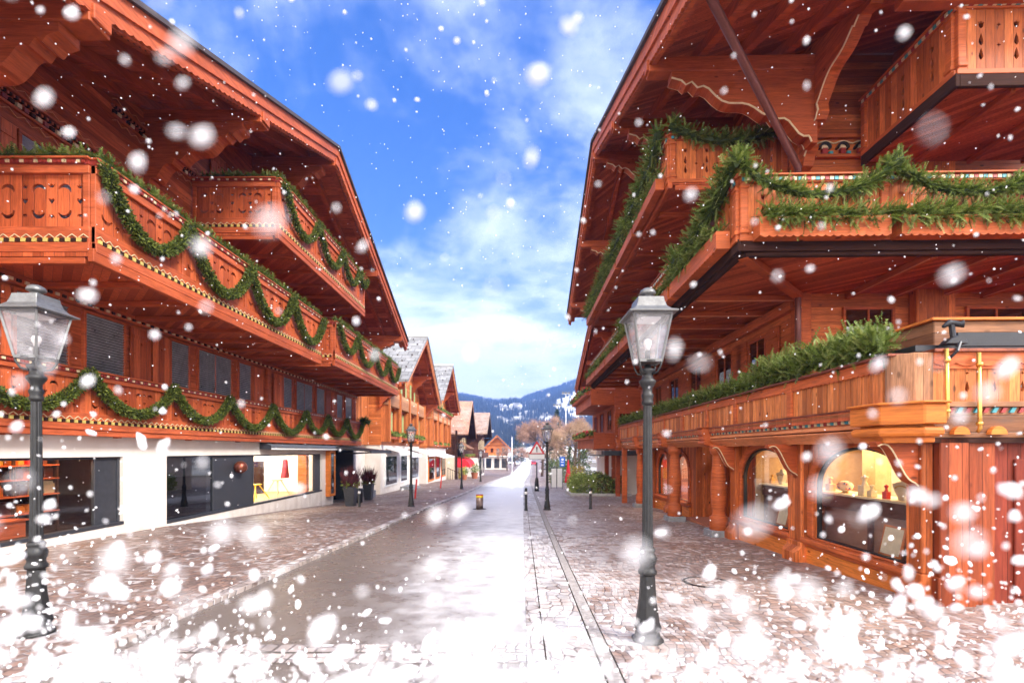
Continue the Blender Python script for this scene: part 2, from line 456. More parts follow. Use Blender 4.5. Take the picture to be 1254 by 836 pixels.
def mat_roof_tiles(name, base, sx, sy):
    n = N(name); o = n.obj(); x, y, z = n.sep(o)
    br = n.n('ShaderNodeTexBrick'); n.set(br.inputs['Vector'], n.comb(x, n.math('MULTIPLY', z, 1.8), 0.))
    n.set(br.inputs['Color1'], tuple(v*.75 for v in base)); n.set(br.inputs['Color2'], tuple(v*1.25 for v in base)); n.set(br.inputs['Mortar'], tuple(v*.4 for v in base))
    br.inputs['Scale'].default_value = 1.; br.inputs['Brick Width'].default_value = sx; br.inputs['Row Height'].default_value = sy; br.inputs['Mortar Size'].default_value = .03
    s = n.ramp(n.noise(o, .7, 4, .6), .40, .75)
    c = n.mix(n.math('MULTIPLY', s, .18), br.outputs[0], (.8,.8,.82))
    n.bsdf(c, .75, 0, n.bump(br.outputs[1], .5, -.03), .3)
mat_roof_tiles('roof_tiles_red', (.44,.22,.15), .35, .45)
mat_roof_tiles('roof_tiles_brown', (.33,.22,.17), .35, .45)
mat_roof_tiles('roof_slate', (.20,.20,.205), .7, .6)
# ------------------------------------------------------------------ components
def arc(cx, cz, r, a0, a1, n=8): return [(cx + r*math.cos(R(a0+(a1-a0)*i/n)), cz + r*math.sin(R(a0+(a1-a0)*i/n))) for i in range(n+1)]
def crescent(cx, cz, r, mid, span=200, thick=.36):
    """a curled crescent cut-out"""
    out = arc(cx, cz, r, mid-span/2, mid+span/2, 10)
    m = R(mid); ox, oz = cx - thick*r*math.cos(m)*.55, cz - thick*r*math.sin(m)*.55
    r2 = r*.80
    inn = arc(ox, oz, r2, mid-span/2+16, mid+span/2-16, 10)
    return out + inn[::-1]
def heart(cx, cz, s): return [(cx, cz-s), (cx+s*.9, cz+.15*s), (cx+s*.8, cz+.7*s), (cx+s*.4, cz+.8*s), (cx, cz+.4*s), (cx-s*.4, cz+.8*s), (cx-s*.8, cz+.7*s), (cx-s*.9, cz+.15*s)]
def crown(cx, cz, s, up=1): return [(cx-s*.5, cz-up*s*.4), (cx+s*.5, cz-up*s*.4), (cx+s*.95, cz+up*s*.6), (cx+s*.42, cz+up*s*.15), (cx, cz+up*s*.7), (cx-s*.42, cz+up*s*.15), (cx-s*.95, cz+up*s*.6)]
def diamond(cx, cz, s): return [(cx, cz-s), (cx+.3*s, cz-.3*s), (cx+s, cz), (cx+.3*s, cz+.3*s), (cx, cz+s), (cx-.3*s, cz+.3*s), (cx-s, cz), (cx-.3*s, cz-.3*s)]
def drop(cx, cz, s): return [(cx, cz+s), (cx-.28*s, cz+.1*s), (cx-.38*s, cz-.45*s), (cx-.2*s, cz-.85*s), (cx, cz-s), (cx+.2*s, cz-.85*s), (cx+.38*s, cz-.45*s), (cx+.28*s, cz+.1*s)]
def tulip(cx, cz, s): return [(cx, cz-s*.9), (cx+.5*s, cz-.5*s), (cx+.6*s, cz+.2*s), (cx+.75*s, cz+.9*s), (cx+.35*s, cz+.45*s), (cx, cz+1.0*s), (cx-.35*s, cz+.45*s), (cx-.75*s, cz+.9*s), (cx-.6*s, cz+.2*s), (cx-.5*s, cz-.5*s)]
def clover(cx, cz, s):
    hs = []
    for sx in (-1, 1):
        for sz in (-1, 1):
            a = 90 - sx*14 if sz > 0 else 270 + sx*14
            hs.append(crescent(cx+sx*.31*s, cz+sz*.25*s, .165*s, a, 175, .62))
    hs += [heart(cx, cz, .085*s), crown(cx, cz+.36*s, .10*s), crown(cx, cz-.36*s, .10*s, -1)]
    return hs
def column_cut(cx, cz, s): return [crown(cx, cz+.34*s, .085*s), heart(cx, cz, .085*s), crown(cx, cz-.34*s, .085*s, -1)]
def tulip_cut(cx, cz, s): return [tulip(cx, cz+.30*s, .085*s), drop(cx, cz, .13*s), drop(cx, cz-.30*s, .13*s)]

def TL(wall):   # facade facing +X at x = wall : a = y, d outward
    return lambda a, d, z: (wall + d, a, z)
def TR(wall):   # facade facing -X
    return lambda a, d, z: (wall - d, a, z)
def TF(wall):   # facade facing the camera (-Y) : a = x
    return lambda a, d, z: (a, wall - d, z)
def Tend(T, a0, sign):   # return face at a0: a' runs outwards along d
    return lambda a, d, z: T(a0 + sign*d, a, z)

def dentils(par, off, T, a0, a1, d, z, mats, step=.14, w=.075, h=.055, dep=.05, name='dentil_trim'):
    mb = MB(T); n = max(1, int((a1-a0)/step)); st = (a1-a0)/n
    for i in range(n):
        mb.mi = i % len(mats); c = a0 + (i+.5)*st
        mb.box(c-w/2, c+w/2, d-.01, d+dep, z, z+h)
    return mb.build(name, mats, par, off)
def scallop_board(mb, ax, a0, a1, ztop, zbot, lo, hi, pitch=.16, amp=.035):
    n = max(1, int(round((a1-a0)/pitch))); pts = [(a0, ztop), (a1, ztop)]
    for i in range(n*6, -1, -1):
        u = i/6.; pts.append((a0+(a1-a0)*u/n, zbot - amp*abs(math.sin(math.pi*u))))
    mb.prism([pts], ax, lo, hi)

def rail_L(par, off, T, a0, a1, d, z0, z1, posts, wood_m='wood_v'):
    """carved railing: d is its outer face"""
    H = z1 - z0
    pz0, pz1 = z0 + .30*H*.9, z1 - .26*H*.62
    for i in range(len(posts)-1):
        p, q = posts[i]+.04, posts[i+1]-.04
        L = q - p
        if L < .15: continue
        mb = MB(T); holes = []
        k = max(1, int(round(L/1.16))); s = L/k; cz = (pz0+pz1)/2; sz = min((pz1-pz0)*.92, s*.95)
        for j in range(k):
            if s > .75:
                holes += clover(p+(j+.40)*s, cz, sz*.86)
                holes += column_cut(p+(j+.93)*s if j < k-1 else p+(j+.90)*s, cz, sz*.86)
            else: holes += column_cut(p+(j+.5)*s, cz, sz*.86)
        mb.prism([[(p, pz0), (q, pz0), (q, pz1), (p, pz1)]] + holes, 1, d-.06, d-.025)
        mb.build('railing_panel', wood_m, par, off)
    for p in posts:
        mb = MB(T); mb.box(p-.05, p+.05, d-.07, d+.012, z0+.06, z1-.05); mb.build('railing_post', 'wood_plain', par, off, bevel=.006)
    # bottom fascia + mouldings, top mouldings
    mb = MB(T)
    mb.box(a0, a1, d-.05, d+.03, z0, z0+.13*H*.8)
    mb.box(a0, a1, d-.055, d+.008, z0+.13*H*.8, pz0+.01)
    mb.build('bottom_rail', 'wood_plain', par, off, bevel=.006)
    mb = MB(T)
    mb.box(a0, a1, d-.06, d+.03, pz1-.005, z1-.11)
    mb.box(a0-.03, a1+.03, d-.09, d+.085, z1-.035, z1)
    mb.build('handrail', 'wood_plain', par, off, bevel=.006)
    mb = MB(T); mb.box(a0-.01, a1+.01, d-.065, d+.045, z1-.11, z1-.035); mb.build('rail_moulding', 'moulding_red', par, off)
    dentils(par, off, T, a0+.03, a1-.03, d+.045, z1-.095, ['paint_cream', 'moulding_red', 'moulding_red'], .075, .06, .045, .02)
    zb = z0+.13*H*.8
    dentils(par, off, T, a0+.03, a1-.03, d+.008, zb+.004, ['paint_yellow', 'wood_dark'], .085, .062, .06, .03)
    mb = MB(T); n = int((a1-a0)/.17); st = (a1-a0)/max(n, 1); zz = zb+.075
    for i in range(n):
        c = a0+(i+.5)*st
        for sg in (-1, 1):
            mb.beam((c, d+.018, zz+.055), (c+sg*st*.42, d+.018, zz), .012, .016, (0,1,0))
    mb.build('zigzag_trim', 'paint_cream', par, off)

def rail_R(par, off, T, a0, a1, d, z0, z1, posts, wood_m='wood_v_r', cuts=True, step=.42, trim=('paint_teal','paint_cream','paint_red','paint_cream')):
    for i in range(len(posts)-1):
        p, q = posts[i]+.05, posts[i+1]-.05
        L = q - p
        if L < .1: continue
        mb = MB(T); holes = []
        if cuts:
            k = max(1, int(L/step)); s = L/k; cz = (z0+z1)/2-.02; hh = (z1-z0)*.66
            for j in range(k):
                holes += tulip_cut(p+(j+.5)*s, cz, hh)
                if j < k-1: holes += [diamond(p+(j+1)*s, cz+.30*hh, .04), diamond(p+(j+1)*s, cz-.12*hh, .04)]
        mb.prism([[(p, z0+.05), (q, z0+.05), (q, z1-.1), (p, z1-.1)]] + holes, 1, d-.06, d-.02)
        mb.build('railing_panel', wood_m, par, off)
    for p in posts:
        mb = MB(T)
        mb.box(p-.065, p+.065, d-.09, d+.02, z0+.02, z1-.1)
        mb.box(p-.08, p+.08, d-.09, d+.045, z0+.10, z0+.17); mb.box(p-.08, p+.08, d-.09, d+.04, z1-.22, z1-.16)
        mb.build('railing_post', 'wood_plain_r', par, off, bevel=.012)
    mb = MB(T); mb.box(a0, a1, d-.08, d+.03, z0-.02, z0+.06); mb.box(a0-.02, a1+.02, d-.12, d+.07, z1-.03, z1); mb.box(a0, a1, d-.075, d+.02, z1-.13, z1-.03)
    mb.build('handrail', 'wood_plain_r', par, off, bevel=.006)
    dentils(par, off, T, a0+.03, a1-.03, d+.02, z1-.105, list(trim), .075, .062, .055, .02)

def deck(par, off, T, a0, a1, d0, d1, z0, wood_m, beam_m, name='balcony', joists=1.1, skew=None, th=.10):
    mb = MB(T); mb.box(a0, a1, d0, d1, z0, z0+th)
    b = mb.build(name, wood_m, par, off)
    mb = MB(T); mb.box(a0-.02, a1+.02, d1-.05, d1+.05, z0-.09, z0+th+.02); mb.build('deck_fascia', beam_m, b, (0,0,0) if b.parent is None else off, bevel=.008)
    n = max(1, int((a1-a0)/joists)); st = (a1-a0)/n
    for i in range(n+1):
        c = a0+.06+(a1-a0-.12)*i/n
        mb = MB(T); mb.box(c-.05, c+.05, d0+.02, d1-.12, z0-.11, z0-.003); mb.build('joist', beam_m, b, off, bevel=.006)
    return b

def louvre_window(par, off, T, a0, a1, z0, z1, frame_m='wood_beam', d=0., glassy=False, slats=True, mull=0):
    mb = MB(T); f = .06
    mb.box(a0, a1, d-.02, d+.06, z1-f, z1); mb.box(a0, a1, d-.02, d+.06, z0, z0+f)
    mb.box(a0, a0+f, d-.02, d+.058, z0+f, z1-f); mb.box(a1-f, a1, d-.02, d+.058, z0+f, z1-f)
    for i in range(mull):
        c = a0+(a1-a0)*(i+1)/(mull+1); mb.box(c-.02, c+.02, d-.02, d+.04, z0+f, z1-f)
    w = mb.build('window', frame_m, par, off, bevel=.005)
    mb = MB(T); mb.box(a0+f, a1-f, d-.01, d+.012, z0+f, z1-f)
    mb.build('pane', 'glass_dark' if glassy else 'dark_metal', w, off)
    if slats:
        mb = MB(T); z = z0+f+.03
        while z < z1-f-.02:
            mb.add([(a0+f, d+.016, z-.016), (a1-f, d+.016, z-.016), (a1-f, d+.046, z+.016), (a0+f, d+.046, z+.016),
                    (a0+f, d+.016, z-.010), (a1-f, d+.016, z-.010), (a1-f, d+.046, z+.022), (a0+f, d+.046, z+.022)],
                   [(0,3,2,1),(4,5,6,7),(0,1,5,4),(1,2,6,5),(2,3,7,6),(3,0,4,7)])
            z += .058
        mb.build('louvre_slats', 'louvre', w, off)
    return w
def shutter(par, off, T, a0, a1, z0, z1, m='wood_v', d=.02, cut=True):
    mb = MB(T); ca = (a0+a1)/2
    holes = [diamond(ca, z0+(z1-z0)*.80, min(.05, (a1-a0)*.2))] if cut else []
    mb.prism([[(a0, z0), (a1, z0), (a1, z1), (a0, z1)]] + holes, 1, d+.012, d+.05)
    s = mb.build('shutter', m, par, off, bevel=.006 if not cut else 0)
    for zz in (z0+.16, z1-.24):
        mb = MB(T); mb.box(a0+.03, a1-.03, d+.051, d+.072, zz, zz+.08); mb.build('batten', m, s, off, bevel=.004)
    mb = MB(T); mb.box(ca-.02, ca+.03, d+.06, d+.10, z0-.06, z0-.02); mb.build('latch', 'dark_metal', s, off)
    return s

def console(par, off, T, a, d_out, z_top, depth_in, w=.24, steps=1., m='wood_beam', edge=None, d_in=0.):
    """stepped, curved bracket below a purlin, standing out from the wall in the plane a = const"""
    L = d_out - d_in; H = depth_in
    P = [(0, 0), (1, 0), (1, -.10), (.93, -.14), (.90, -.20), (.86, -.16), (.82, -.24), (.78, -.22)]
    for t in range(9):
        u = t/8.; P.append((.74-.36*u, -.26-.16*math.sin(u*math.pi*.5) - .10*math.sin(u*math.pi*2)*.6 - .18*u))
    P += [(.36, -.62), (.31, -.60), (.28, -.68)]
    for t in range(7):
        u = t/6.; P.append((.26-.20*u, -.68-.24*u+.05*math.sin(u*math.pi*2)))
    P += [(.05, -.95), (.04, -1.), (0, -1.)]
    pts = [(d_in + x*L, z_top + z*H) for x, z in P]
    mb = MB(T); mb.prism([pts], 0, a-w/2, a+w/2)
    o = mb.build('bracket', m, par, off)
    if edge:
        mb = MB(T)
        low = pts[2:-1]
        for sg in (-1, 1):
            mb.tube([(a+sg*(w/2+.004), p[0], p[1]+.02) for p in low], .018, 5)
        mb.build('painted_edge', edge, o, off)
    return o

def swag_line(p, q, sag, n=24):
    p = Vector(p); q = Vector(q); out = []
    for i in range(n+1):
        t = i/n; v = p.lerp(q, t); v.z -= sag*(1-(2*t-1)**2)**.9
        out.append(v)
    return out
def resample(pts, step):
    out = [Vector(pts[0])]; acc = 0.
    for a, b in zip(pts, pts[1:]):
        a = Vector(a); b = Vector(b); L = (b-a).length
        if L < 1e-6: continue
        t = step - acc
        while t <= L:
            out.append(a.lerp(b, t/L)); t += step
        acc = (acc + L) % step if L >= 0 else acc
        acc = L - (t - step)
    return out
def rv(): 
    while True:
        v = Vector((rnd.uniform(-1,1), rnd.uniform(-1,1), rnd.uniform(-1,1)))
        if .05 < v.length < 1: return v.normalized()
def leaf(mb, p, d, L, W, up=None):
    d = d.normalized(); s = d.cross(up or rv()); 
    if s.length < 1e-3: s = d.orthogonal()
    s = s.normalized()*(W/2)
    mb.add([p, p+d*L*.5+s, p+d*L, p+d*L*.5-s], [(0,1,2,3)])
def leaf_rope(mb, pts, r, dens, L, W, nm=4):
    """clipped greenery wound round a rope"""
    mb.mi = nm-1; mb.tube([tuple(p) for p in pts], r*.72, 7)
    step = 1./dens
    for k, c in enumerate(resample(pts, step)):
        t = Vector((1,0,0))
        u = rv(); p = c + u*r*(.62+.45*rnd.random())
        d = (u*1.1 + rv()*.8)
        mb.mi = rnd.choice((0,0,1,1,2,3)); leaf(mb, p, d, L*rnd.uniform(.6,1.25), W*rnd.uniform(.7,1.3))
def fir_spray(mb, p, d, L, W, n=9, mi=None):
    d = d.normalized(); up = Vector((0,0,1)) + rv()*.5
    s = d.cross(up); s = s.normalized() if s.length > 1e-3 else d.orthogonal().normalized()
    nn = s.cross(d)
    base = rnd.choice((0,0,1,1,1,2,3)) if mi is None else mi
    for i in range(n):
        t = (i+.4)/n; c = p + d*(L*t) - nn*(.10*L*t*t)
        for sg in (-1, 1):
            w = W*(1-.62*t)*rnd.uniform(.75,1.15)
            q = c + s*(sg*w) + d*(w*.75) + nn*(w*rnd.uniform(-.05,.35))
            mb.mi = (min(2, base+1) if base < 3 else 0) if (t > .6 and rnd.random() < .6) else base
            e = d*(L/n*.42)
            mb.add([c-e, c+e, q], [(0,1,2)])
    mb.mi = base; mb.add([p-s*.006, p+s*.006, p+d*L], [(0,1,2)])
def fir_rope(mb, pts, r, dens, L, W, bias=Vector((0,0,.2)), n=8):
    mb.mi = 3; mb.tube([tuple(p) for p in pts], r*.45, 6)
    for c in resample(pts, 1./dens):
        u = (rv() + bias).normalized()
        q = .5+.5*noise.noise(c*1.9); q2 = .62+.75*q
        if rnd.random() > .35+.9*q: continue
        fir_spray(mb, c + u*r*.25, u*1. + rv()*.45, L*q2*rnd.uniform(.65,1.2), W*rnd.uniform(.8,1.2), n)
def fir_row(mb, pts, h, dens, L, W, spread=.16, n=9, bias=Vector((0,0,.6))):
    """branches stuck upright / outward in a planter"""
    for c in resample(pts, 1./dens):
        c = c + Vector((rnd.uniform(-spread,spread), rnd.uniform(-spread,spread), rnd.uniform(0, h*.7)))
        u = rv()*1. + bias; q = .5+.5*noise.noise(c*1.7+Vector((5,0,0)))
        if rnd.random() > .4+.9*q: continue
        fir_spray(mb, c, u, L*(.62+.75*q)*rnd.uniform(.55,1.3), W*rnd.uniform(.8,1.2), n)

def gable_roof(root, off, T, ac, zc, slope, an, af, d_back, d_out, th=.16, top='roof_dark', soffit='wood_soffit', beam='wood_beam', fascia='wood_plain',
               purl=None, purl_d=None, rafters=(.35, 1.25, 2.15), bracket_h=1.15, purlin_m='wood_beam', edge=None, purlin_out=.35, wall_d=0., br=True, pw=.24, scal=True):
    zf = lambda a: zc - slope*abs(a-ac)
    mb = MB(T); z = zf
    mb.prism([[(an, z(an)-.02), (ac, zc-.02), (af, z(af)-.02), (af, z(af)+th*.45), (ac, zc+th*.45), (an, z(an)+th*.45)]], 1, d_back, d_out+.03)
    roof = mb.build('roof', top, root, off)
    mb = MB(T); mb.prism([[(an+.02, z(an+.02)-.10), (ac, zc-.10), (af-.02, z(af-.02)-.10), (af-.02, z(af-.02)-.023), (ac, zc-.023), (an+.02, z(an+.02)-.023)]], 1, d_back+.05, d_out-.05)
    mb.build('soffit', soffit, roof, off)
    # verge boards, upper and lower, following both slopes
    for sgn, e in ((-1, an), (1, af)):
        for k, (dd, t0, t1, sc_) in enumerate(((d_out-.045, .06, -.28, False), (d_out-.095, -.10, -.47, scal), (d_out-.15, -.30, -.52, False))):
            mb = MB(T); n = max(8, int(abs(e-ac)/.17)*4)
            top_ = [(ac+(e-ac)*i/n, z(ac+(e-ac)*i/n)+t0) for i in (0, n)]
            bot = []
            for i in range(n, -1, -1):
                a = ac+(e-ac)*i/n; bot.append((a, z(a)+t1 - (.035*abs(math.sin(math.pi*i/4.)) if sc_ else 0)))
            if k == 2 and not sc_ and not scal: continue
            mb.prism([top_ + bot], 1, dd-(.05 if k < 2 else .09), dd)
            mb.build('verge_board', fascia, roof, off)
    for dd in rafters:
        for e in (an, af):
            mb = MB(T); c = d_out - dd
            p = [(ac, zc-.10), (e, z(e)-.10), (e, z(e)-.33), (ac, zc-.33)]
            mb.prism([p], 1, c-.08, c+.08); mb.build('rafter', beam, roof, off)
    for a in (purl or []):
        po = d_out - purlin_out; zt = z(a)-.40
        mb = MB(T); mb.box(a-pw/2, a+pw/2, wall_d-.05, po, zt-.30, zt); mb.box(a-pw/2+.03, a+pw/2-.03, po-.12, po+.05, zt-.25, zt-.03)
        pu = mb.build('purlin', purlin_m, root, off, bevel=.012)
        if br: console(root, off, T, a, po-.45, zt-.305, bracket_h, pw*.92, m=purlin_m, edge=edge, d_in=wall_d)
    return roof
# ------------------------------------------------------------------ LEFT CHALET
LW = -8.8
T = TL(LW)
lo = (LW, 15., g(LW, 15.))
LC = thing('chalet', 'large red timber chalet with carved balconies above a white plastered shop floor', 'chalet', lo)
# plaster shop floor with real openings
gz = lambda y: g(LW, y)
out = [(3.2, -.9), (23.35, -1.6), (23.35, 1.78), (26.25, 1.78), (26.25, -1.6), (26.7, -1.6), (26.7, 2.12), (3.2, 2.12)]
mb = MB(T); mb.prism([out, [(6.2, .05), (10.72, .05), (10.72, 1.575), (6.2, 1.575)], [(12.07, -.15), (21.9, -.15), (21.9, 1.575), (12.07, 1.575)]], 1, -.28, 0)
mb.box(3.2, 26.7, -.28, .03, 1.98, 2.09)
pw_ = mb.build('plaster_wall', 'plaster', LC, lo)
mb = MB(T); mb.box(26.42, 26.7, -7.5, -.29, -1.6, 2.12); mb.box(3.2, 3.48, -7.5, -.29, -1., 2.12); mb.build('plaster_wall', 'plaster', LC, lo)
# timber storeys
zr = lambda a: 12.05 - .38*abs(a-16.2)
mb = MB(T); mb.prism([[(3.4, 2.12), (26.6, 2.12), (26.6, zr(26.6)-.12), (16.2, 11.93), (3.4, zr(3.4)-.12)]], 1, -.25, -.005)
mb.box(26.35, 26.602, -7.5, -.26, 2.12, 7.9); mb.box(3.4, 3.65, -7.5, -.26, 2.12, 7.0)
mb.build('timber_wall', 'wood_h', LC, lo)
# shop windows
def shopframe(par, a0, a1, z0, z1, posts, dep=-.12):
    mb = MB(T); f = .05
    mb.box(a0, a1, dep-.04, dep+.05, z1-f, z1+.002); mb.box(a0, a1, dep-.06, dep+.14, z0-.001, z0+.07)
    for p in posts: mb.box(p-.03, p+.03, dep-.038, dep+.045, z0+.07, z1-f)
    return mb.build('shop_window', 'anthracite', par, lo, bevel=.004)
w1 = shopframe(LC, 6.2, 10.72, .05, 1.575, (6.24, 10.1, 10.69))
mb = MB(T); mb.box(10.13, 10.66, -.15, -.1, .12, 1.525); mb.build('side_panel', 'anthracite', w1, lo)
mb = MB(T); mb.box(6.27, 10.07, -.13, -.12, .12, 1.525); mb.build('pane', 'glass_shop', w1, lo)
w2 = shopframe(LC, 12.07, 21.9, -.15, 1.575, (12.1, 14.1, 16.25, 21.3, 21.87))
mb = MB(T); mb.box(12.13, 14.07, -.13, -.12, -.08, 1.525); mb.build('pane', 'glass_dark', w2, lo)
mb = MB(T); mb.box(12.13, 14.07, -.3, -.29, -.08, 1.0); mb.build('blind', 'iron_grey', w2, lo)
mb = MB(T); mb.box(14.13, 16.22, -.16, -.09, -.08, 1.525); mb.build('side_panel', 'anthracite', w2, lo)
mb = MB(T); mb.box(21.33, 21.84, -.16, -.09, -.08, 1.525); mb.build('side_panel', 'anthracite', w2, lo)
mb = MB(T); mb.box(16.28, 21.27, -.13, -.12, -.08, 1.525); mb.build('pane', 'glass_shop', w2, lo)
mb = MB(T); mb.smooth = True; mb.ball((15.25, .06, 1.18), .20, 16, 10); mb.smooth = False; mb.tube([(15.25, -.09, 1.18), (15.25, .0, 1.18)], .07, 10)
tag(mb.build('wall_globe', 'copper', None, (LW, 15.25, 1.18)), 'round copper globe fixed to the dark grey shop front panel', 'wall lamp')
# rooms
def room(a0, a1, d1, z0, z1, wall, floor, name='shop_interior'):
    mb = MB(T)
    mb.box(a0, a1, d1-.1, d1, z0, z1); mb.box(a0, a0+.05, d1, -.3, z0, z1); mb.box(a1-.05, a1, d1, -.3, z0, z1)
    mb.box(a0, a1, d1, -.29, z1, z1+.06)
    r = mb.build(name, wall, LC, lo)
    mb = MB(T); mb.box(a0, a1, d1, -.29, z0-.08, z0-.001); mb.build('shop_floor', floor, r, lo)
    return r
r1 = room(6.0, 10.95, -3.0, .02, 1.8, 'wood_dark', 'wood_dark')
r2 = room(14.3, 22.1, -4.5, -.18, 1.8, 'paint_white', 'tan_wall')
mb = MB(T); mb.box(15., 21.8, -3.9, -.7, 1.76, 1.79); mb.build('ceiling_lamp', 'lit_neutral', r2, lo)
mb = MB(T); mb.box(6.4, 10.4, -.7, -.45, 1.76, 1.79); mb.build('ceiling_lamp', 'lit_shelf', r1, lo)
# shelves and goods in the dark shop window
sh = thing('display_shelf', 'open dark wood display rack behind the first shop window', 'shelf', (LW-.95, 8.4, .03))
so = (LW-.95, 8.4, .03)
for z in (.45, .80, 1.12, 1.40):
    mb = MB(T); mb.box(6.5, 10.0, -1.25, -.75, z, z+.025); mb.build('shelf', 'wood_plain', sh, so)
for a in (6.5, 7.35, 8.2, 9.1, 9.97):
    mb = MB(T); mb.box(a-.02, a+.02, -.80, -.76, .03, 1.55); mb.build('upright', 'wood_dark', sh, so)
cl = ['wood_orange', 'dark_metal', 'red_cloth', 'brass', 'wood_dark', 'yellow', 'mahogany', 'terracotta', 'sign_black', 'paint_cream']
for z in (.475, .825, 1.145, 1.425):
    a = 6.6
    while a < 9.85:
        w = rnd.uniform(.10, .22); h = rnd.uniform(.13, .27)
        if min(abs(a+w/2-x) for x in (7.35, 8.2, 9.1)) > .02+w/2:
            mb = MB(T); mb.box(a, a+w, -1.15, -.86, z+.001, min(1.68, z+h*.8)); mb.box(a+.015, a+w-.015, -1.13, -.88, min(1.68, z+h*.8), min(1.72, z+h))
            tag(mb.build('boxed_goods', rnd.choice(cl), None, (LW-1., a+w/2, z), bevel=.006), 'small dark or orange box of goods on the rack behind the first shop window', 'box', 'boxed goods on the shop rack')
        a += w + rnd.uniform(.02, .09)
mb = MB(T); mb.box(7.9, 8.9, -.7, -.34, .10, .40); mb.box(7.86, 8.94, -.74, -.30, .40, .43)
tag(mb.build('display_plinth', 'wood_plain', None, (LW-.5, 8.4, .10)), 'low brown wooden plinth standing inside the first shop window', 'plinth')
# bright showroom
for i, (a, d, h, col, nm) in enumerate(((16.6, -1.0, .9, 'yellow', 'yellow wire chair at the left end of the bright showroom window'), (17.9, -.9, .55, 'yellow', 'low yellow trestle stand in the middle of the bright showroom window'), (19.6, -.9, .62, 'paint_cream', 'cream trestle stand towards the far end of the bright showroom window'))):
    st = thing('trestle_stand', nm, 'display stand', (LW+d, a, -.15)); o_ = (LW+d, a, -.15)
    for sg in (-1, 1):
        for sd in (-1, 1):
            mb = MB(T); mb.tube([(a+sg*.55, d+sd*.25, -.14), (a+sg*.12, d+sd*.08, -.14+h)], .02, 6); mb.build('leg', col, st, o_)
    mb = MB(T); mb.box(a-.22, a+.22, d-.14, d+.14, -.14+h, -.10+h); mb.build('top', col, st, o_, bevel=.006)
mb = MB(T); mb.prism([[(20.0, .55), (20.5, .55), (20.42, .9), (20.36, 1.3), (20.28, 1.36), (20.2, 1.3), (20.14, .9)]], 1, -1.0, -.82)
tag(mb.build('red_coat', 'red_cloth', None, (LW-.9, 20.25, .55), bevel=.03), 'long red coat hanging in the bright showroom window', 'coat')
for i, (a, w, col, h) in enumerate(((16.9, .5, 'mahogany', 1.0), (17.7, .4, 'paint_cream', 1.05), (18.5, .16, 'sign_black', 1.45), (19.1, .35, 'wood_orange', .95), (19.8, .3, 'copper', .9), (20.9, .3, 'wood_dark', 1.2))):
    mb = MB(T); mb.box(a, a+w, -2.6, -2.3, -.17, h); mb.box(a-.02, a+w+.02, -2.62, -2.28, h, h+.04); mb.box(a+.04, a+w-.04, -2.3, -2.27, h*.3, h*.85)
    tag(mb.build('display_cabinet', col, None, (LW-2.5, a+w/2, -.17), bevel=.008),
        ['dark brown cabinet at the left back of the bright showroom', 'cream cabinet beside the dark brown one in the showroom', 'narrow black column cabinet in the middle of the showroom',
         'orange wooden cabinet right of the black column in the showroom', 'copper coloured cabinet behind the red coat in the showroom', 'tall dark cabinet at the far end of the showroom'][i], 'cabinet')
mb = MB(T); mb.box(21.0, 21.25, -.7, -.32, -.17, 1.6); mb.build('pillar', 'wood_orange', r2, lo)
# awning cassette, door canopy, display case, entrance
aw = thing('awning_cassette', 'rolled up grey awning box above the bright showroom window', 'awning', (LW, 19.5, 1.85)); ao = (LW, 19.5, 1.85)
mb = MB(T); mb.prism([[(0.03, 1.80), (.30, 1.76), (.36, 1.83), (.33, 1.95), (.03, 1.97)]], 0, 16.5, 22.9); mb.build('case', 'iron_grey', aw, ao, bevel=.008)
mb = MB(T); mb.box(16.5, 22.9, .35, .40, 1.745, 1.80); mb.build('front_bar', 'white_fabric', aw, ao, bevel=.006)
for a in (16.47, 22.9):
    mb = MB(T); mb.prism([[(.03, 1.77), (.42, 1.74), (.42, 1.90), (.03, 2.0)]], 0, a, a+.03); mb.build('end_cap', 'anthracite', aw, ao)
can = thing('door_canopy', 'dark grey folding canopy over the shop entrance', 'awning', (LW, 24.6, 1.7)); co = (LW, 24.6, 1.7)
mb = MB(T); mb.prism([[(.03, 1.86), (.10, 1.93), (2.0, 1.72), (2.0, 1.66), (.03, 1.82)]], 0, 22.75, 26.45); mb.build('cloth', 'awning_dark', can, co)
mb = MB(T); mb.box(22.7, 26.5, 2.0, 2.06, 1.58, 1.73); mb.build('front_bar', 'anthracite', can, co, bevel=.008)
for a in (23.1, 26.1):
    mb = MB(T); mb.tube([(a, .03, 1.55), (a, 1.0, 1.60), (a, 1.98, 1.64)], .025, 6); mb.build('arm', 'iron', can, co)
dc = thing('menu_case', 'orange wooden display case with dark glass on the white wall beside the entrance', 'display case', (LW, 22.65, .2)); do = (LW, 22.65, .2)
mb = MB(T); mb.prism([[(22.35, -.45), (23.05, -.45), (23.05, 1.72), (22.35, 1.72)], [(22.47, -.33), (22.93, -.33), (22.93, 1.60), (22.47, 1.60)]], 1, .0, .22); mb.build('frame', 'wood_orange', dc, do, bevel=.006)
mb = MB(T); mb.box(22.46, 22.94, .01, .10, -.34, 1.61); mb.build('backing', 'sign_black', dc, do)
mb = MB(T); mb.box(22.465, 22.935, .18, .19, -.335, 1.605); mb.build('pane', 'glass_dark', dc, do)
zb = gz(25)
mb = MB(T); mb.box(23.3, 23.36, -1.8, -.0, -1.5, 1.77); mb.box(26.24, 26.30, -1.8, -.0, -1.5, 1.77); mb.box(23.3, 26.3, -1.9, -1.8, -1.5, 1.77); mb.box(23.3, 26.3, -1.8, -.29, 1.72, 1.78)
en = mb.build('entrance', 'anthracite', LC, lo)
